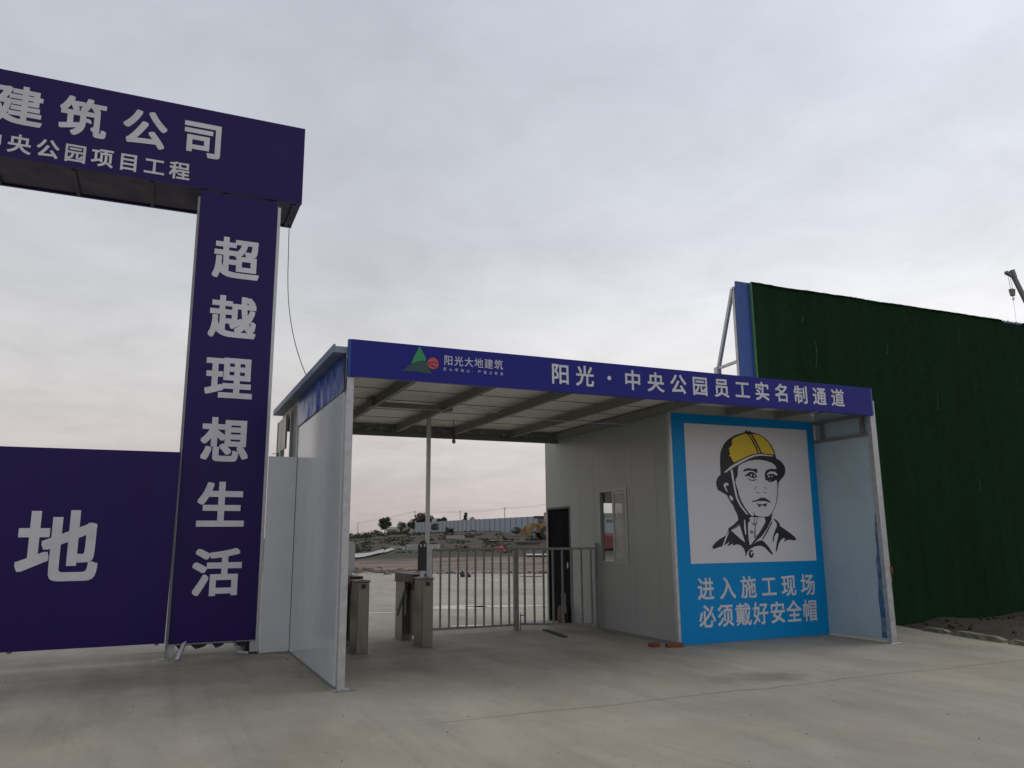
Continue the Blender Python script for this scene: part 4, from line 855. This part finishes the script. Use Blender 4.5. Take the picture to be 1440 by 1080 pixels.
# far hoarding on the bank
t = thing('site_hoarding', 'long blue grey steel hoarding crossing the bank in the distance', 'hoarding', gp(680, 150))
A, B = gp(584, 178), gp(820, 112); A.z, B.z = 2.75, 2.20
n_ = 34; mb = MB(); rb = MB()
for k in range(n_):
    a = A.lerp(B, k / n_); b_ = A.lerp(B, (k + 1) / n_); d = (b_ - a); d.z = 0; L0 = d.length; ang = math.atan2(d.y, d.x)
    mt_ = Matrix.Translation(a) @ Matrix.Rotation(ang, 4, 'Z'); hh = 2.45 + .20 * k / n_
    mb.box(0, L0 - .02, -.04, .04, -.5, hh, mt_); rb.box(-.06, .06, -.10, -.041, -.5, hh + .05, mt_)
mb.build('panel', M['far_panel'], t); rb.build('rib', M['far_rib'], t)
# utility poles and their wires
tops = []
for px, d, h, lab in ((503, 290, 5.4, 'thin utility pole at the far left of the skyline'), (583, 235, 6.6, 'utility pole left of the steel pole, at the end of the far hoarding'), (647, 225, 5.6, 'utility pole in the middle of the skyline near the conifer'), (710, 200, 5.6, 'utility pole above the hoarding nearest the booth wall'), (792, 185, 6.4, None)):
    q = gp(px, d); top = q + Vector((0, 0, h)); tops.append(top)
    if lab is None: lab = 'utility pole hidden beyond the booth wall'
    t = thing('utility_pole', lab, 'utility pole', q, 'utility poles along the skyline')
    MB().bar(q, top, .24, n=8, w2=.15).build('shaft', M['wood_pole'], t)
    MB().bar(top + RGT * -.45 - Vector((0, 0, .4)), top + RGT * .45 - Vector((0, 0, .4)), .08).build('crossarm', M['wood_pole'], t)
for (a, b_), lab in zip(zip(tops, tops[1:]), ('left span of overhead wire between the two leftmost utility poles', 'span of overhead wire crossing behind the steel pole', 'span of overhead wire above the conifer and the hoarding', 'span of overhead wire running behind the booth wall')):
    mb = MB()
    for dz in (-.12, -.42): mb.path(sag(a + Vector((0, 0, dz)), b_ + Vector((0, 0, dz)), .3, 14), .032, 4)
    tag(mb.build('overhead_wire', M['dark_steel']), lab, 'wire', 'overhead wires')
# lattice mast seen beside the pylon
t = thing('lattice_mast', 'faint lattice mast on the skyline between purple pillar and passage roof', 'mast', gp(386, 420))
q = gp(386, 420); mb = MB(); hh = 52
for k in range(4):
    s1, s2 = ((-1, -1), (1, -1), (1, 1), (-1, 1))[k]; mb.bar(q + Vector((s1 * 3, s2 * 3, 0)), q + Vector((s1 * .3, s2 * .3, hh)), .4)
for k in range(9):
    z = hh * k / 9; w0 = 3 * (1 - k / 10); mb.bar(q + RGT * -w0 + Vector((0, 0, z)), q + RGT * w0 * .9 + Vector((0, 0, z + hh / 9)), .25).bar(q + RGT * w0 + Vector((0, 0, z)), q + RGT * -w0 * .9 + Vector((0, 0, z + hh / 9)), .25)
mb.build('tower', M['grey_conc'], t)
mb = MB()
for z in (38, 43): mb.bar(q + RGT * -3.2 + Vector((0, 0, z)), q + RGT * 3.2 + Vector((0, 0, z)), .3)
mb.build('crossarm', M['grey_conc'], t)
# houses on the skyline
for px, d, w_, h_, lab in ((571, 270, 5.5, 3.6, 'pale low house half hidden behind the bushes on the skyline'), (605, 250, 7.0, 4.6, 'grey roofed house behind the left part of the far hoarding'), (552, 290, 4, 2.8, 'small pale house right of the round tree')):
    q = gp(px, d); t = thing('house', lab, 'house', q, 'houses on the skyline'); m_ = Matrix.Translation(q) @ Matrix.Rotation(-PHI, 4, 'Z')
    MB().box(-w_ / 2, w_ / 2, -2, 2, -.3, h_ * .7, m_).build('wall', M['house_wall'], t)
    mb = MB(); mb.prism([(-2.3, h_ * .7), (2.3, h_ * .7), (0, h_)], 'x', -w_ / 2 - .2, w_ / 2 + .2)
    for v in mb.bm.verts: v.co = m_ @ v.co
    mb.build('roof', M['grey_conc'], t)
    for sx in (-.25, .2): MB().box(w_ * sx - .4, w_ * sx + .4, -2.04, -2.001, h_ * .25, h_ * .5, m_).build('window', M['glass_dark'], t)
# concrete shelter with dark lid, shed, red tarp
q = gp(740, 62); m_ = Matrix.Translation(q) @ Matrix.Rotation(-PHI + .15, 4, 'Z')
t = thing('concrete_shelter', 'grey concrete block wall with overhanging dark lid in front of the loader', 'shelter', q)
MB().box(-.72, .95, -.5, .5, -.2, .92, m_).build('wall', M['grey_conc'], t); MB().box(-.92, 1.1, -.7, .7, .921, 1.03, m_).build('lid', M['dark_roof'], t)
q = gp(774, 118); m_ = Matrix.Translation(q) @ Matrix.Rotation(-PHI, 4, 'Z')
t = thing('site_shed', 'grey shed with flat dark roof behind the loader at the booth wall', 'shed', q)
MB().box(-1.9, 4, -1.5, 1.5, -.4, 2.0, m_).build('wall', M['grey_conc'], t); MB().box(-2.4, 4.4, -1.9, 1.9, 2.001, 2.22, m_).build('roof', M['dark_roof'], t)
mb = MB()
for k in range(6): mb.box(-1.6 + k * .6, -1.35 + k * .6, -1.53, -1.501, .2, 1.5, m_)
mb.build('window', M['glass_dark'], t)
q = gp(703.5, 68); mb = MB(); n_ = 22; rings = []
for i in range(8):
    f_ = i / 7; ring = []
    for k in range(n_):
        a = 2 * math.pi * k / n_; r_ = (1 - f_ ** 1.25) * (.52 + .10 * noise.noise(Vector((math.cos(a) * 2, math.sin(a) * 2, f_ * 2))))
        ring.append(mb.bm.verts.new(q + RGT * math.cos(a) * r_ + FWD * math.sin(a) * r_ * .8 + Vector((.06 * f_, 0, .60 * f_ + .03 * noise.noise(Vector((a * 2, f_ * 3, 1)))))))
    rings.append(ring)
for i in range(7):
    for k in range(n_): mb.bm.faces.new((rings[i][k], rings[i][(k + 1) % n_], rings[i + 1][(k + 1) % n_], rings[i + 1][k]))
tag(mb.build('tarp_heap', M['red_tarp'], smooth=True), 'heap under a crimson tarp on the site ground seen above the railing', 'tarp heap')
# wheel loader, most of it hidden by the booth
q = gp(764, 86); m_ = Matrix.Translation(q + Vector((0, 0, .0))) @ Matrix.Rotation(-PHI + .25, 4, 'Z')
t = thing('wheel_loader', 'yellow wheel loader with raised bucket parked beyond the railing, half hidden by the booth', 'loader', q)
MB().box(-.6, 3.6, -.75, .75, .75, 1.75, m_).box(2.0, 3.7, -.8, .8, 1.2, 2.0, m_).build('body', M['loader_yellow'], t)
c = MB().box(.3, 1.8, -.7, .7, 1.751, 2.9, m_).build('cab', M['loader_yellow'], t)
MB().box(.4, 1.7, -.72, -.701, 2.0, 2.75, m_).box(.281, .299, -.6, .6, 2.0, 2.75, m_).build('window', M['glass_dark'], c)
for x in (.1, 2.8):
    for y in (-.95, .95):
        w_ = MB().lathe([(.35, -.22), (.68, -.2), (.72, 0), (.68, .2), (.35, .22)], (x, y, .72), 22, 'y')
        for v in w_.bm.verts: v.co = m_ @ v.co
        w_ = w_.build('wheel', M['tyre'], t)
        r_ = MB().lathe([(.34, -.225), (.30, 0), (.34, .225)], (x, y, .72), 14, 'y')
        for v in r_.bm.verts: v.co = m_ @ v.co
        r_.build('rim', M['loader_yellow'], w_)
mb = MB()
for y in (-.5, .5): mb.bar(m_ @ Vector((.4, y, 1.7)), m_ @ Vector((-.9, y, 1.55)), .2).bar(m_ @ Vector((-.9, y, 1.55)), m_ @ Vector((-1.6, y, .95)), .2).bar(m_ @ Vector((-.2, y, 1.2)), m_ @ Vector((-1.3, y, 1.75)), .12)
mb.build('lift_arm', M['loader_yellow'], t)
mb = MB()
mb.prism([(-1.5, 1.75), (-1.55, .75), (-1.85, .55), (-2.5, .6), (-2.5, .66), (-1.9, .68), (-1.68, .85), (-1.62, 1.75)], 'y', -1.15, 1.15)
mb.prism([(-1.6, 1.6), (-1.6, .7), (-2.45, .63)], 'y', -1.15, -1.11).prism([(-1.6, 1.6), (-1.6, .7), (-2.45, .63)], 'y', 1.11, 1.15)
for v in mb.bm.verts: v.co = m_ @ v.co
mb.build('bucket', M['loader_yellow'], t)
# what the booth's window looks out on
q = gp(858, 68); m_ = Matrix.Translation(q) @ Matrix.Rotation(-PHI, 4, 'Z')
t = thing('red_container', 'dull red site container seen through the booth window', 'container', q)
MB().box(-1.6, .95, -.3, 1.6, .12, 1.42, m_).build('body', M['red_container'], t)
mb = MB()
for k in range(12): mb.box(-1.55 + k * .2, -1.45 + k * .2, -.325, -.301, .16, 1.38, m_)
mb.build('rib', M['red_container'], t)
MB().box(-1.5, -1.2, -.3, 1.5, -.2, .119, m_).box(.5, .8, -.3, 1.5, 0, .119, m_).build('skid', M['dark_steel'], t)
q = gp(862, 76); m_ = Matrix.Translation(q) @ Matrix.Rotation(-PHI, 4, 'Z')
t = thing('site_cabin', 'blue grey site cabin seen through the booth window above the red container', 'cabin', q)
MB().box(-2.6, 3.0, 0, 2.4, -.3, 2.75, m_).build('wall', M['far_panel'], t); MB().box(-2.7, 3.1, -.1, 2.5, 2.751, 3.05, m_).build('roof', M['grey_conc'], t)
MB().box(-.6, .1, -.03, -.001, 2.2, 2.45, m_).build('vent', M['glass_dark'], t)

# ------------------------------------------------------------------ crane over the hoarding
tip = bearing(1423, 384, 62)
t = thing('mobile_crane', 'grey mobile crane boom with hook block rising behind the green hoarding', 'crane', (tip.x + 7, tip.y, 0))
foot = tip + RGT * 6.4 + FWD * 1.0; foot.z = 2.6
dr = (foot - tip).normalized()
MB().bar(tip + dr * .15, foot, .22, .24).build('boom', M['dark_steel'], t)
MB().bar(tip + dr * 5.0, tip + dr * 11, .36, .38).build('boom_section', M['dark_steel'], t)
mb = MB().bar(tip + dr * .35 + RGT * .03, tip + RGT * .02 + Vector((0, 0, .22)), .26, .24).bar(tip + dr * .25, tip + RGT * -.30 + Vector((0, 0, -.02)), .2, .2)
mb.lathe([(.06, -.10), (.13, -.09), (.13, .09), (.06, .10)], tip + RGT * -.36 + Vector((0, 0, .02)), 14, 'y')
mb.build('boom_head', M['dark_steel'], t)
hk = tip + RGT * -.16 + Vector((0, 0, -1.22))
mb = MB()
for s_ in (-.07, .07): mb.bar(hk + RGT * s_, tip + RGT * (-.24 + s_) + Vector((0, 0, -.1)), .028, n=5)
mb.build('rope', M['dark_steel'], t)
MB().bar(hk + Vector((0, 0, .06)), hk + Vector((0, 0, -.42)), .36, .26, w2=.26).build('hook_block', M['dark_steel'], t)
MB().path([hk + RGT * x_ + Vector((0, 0, z_)) for x_, z_ in ((0, -.42), (0, -.52), (.07, -.58), (.06, -.68), (-.03, -.70), (-.08, -.62))], .06, 6).build('hook', M['dark_steel'], t)
MB().bar(hk + Vector((0, 0, -.69)), Vector((hk.x, hk.y, .2)), .012, n=4).build('tag_line', M['grey_conc'], t)
mb = MB(); m_ = Matrix.Translation((foot.x, foot.y, 0)) @ Matrix.Rotation(-PHI, 4, 'Z'); mb.box(-4, 4, -1.3, 1.3, .7, 1.7, m_).box(-1.5, 2, -1.2, 1.2, 1.701, 3.2, m_).build('carrier', M['loader_yellow'], t)
for x in (-3, -1.4, 1.6, 3.1):
    mb = MB().lathe([(.3, -1.45), (.55, -1.4), (.55, 1.4), (.3, 1.45)], (x, 0, .56), 16, 'y')
    for v in mb.bm.verts: v.co = m_ @ v.co
    mb.build('wheel', M['tyre'], t)
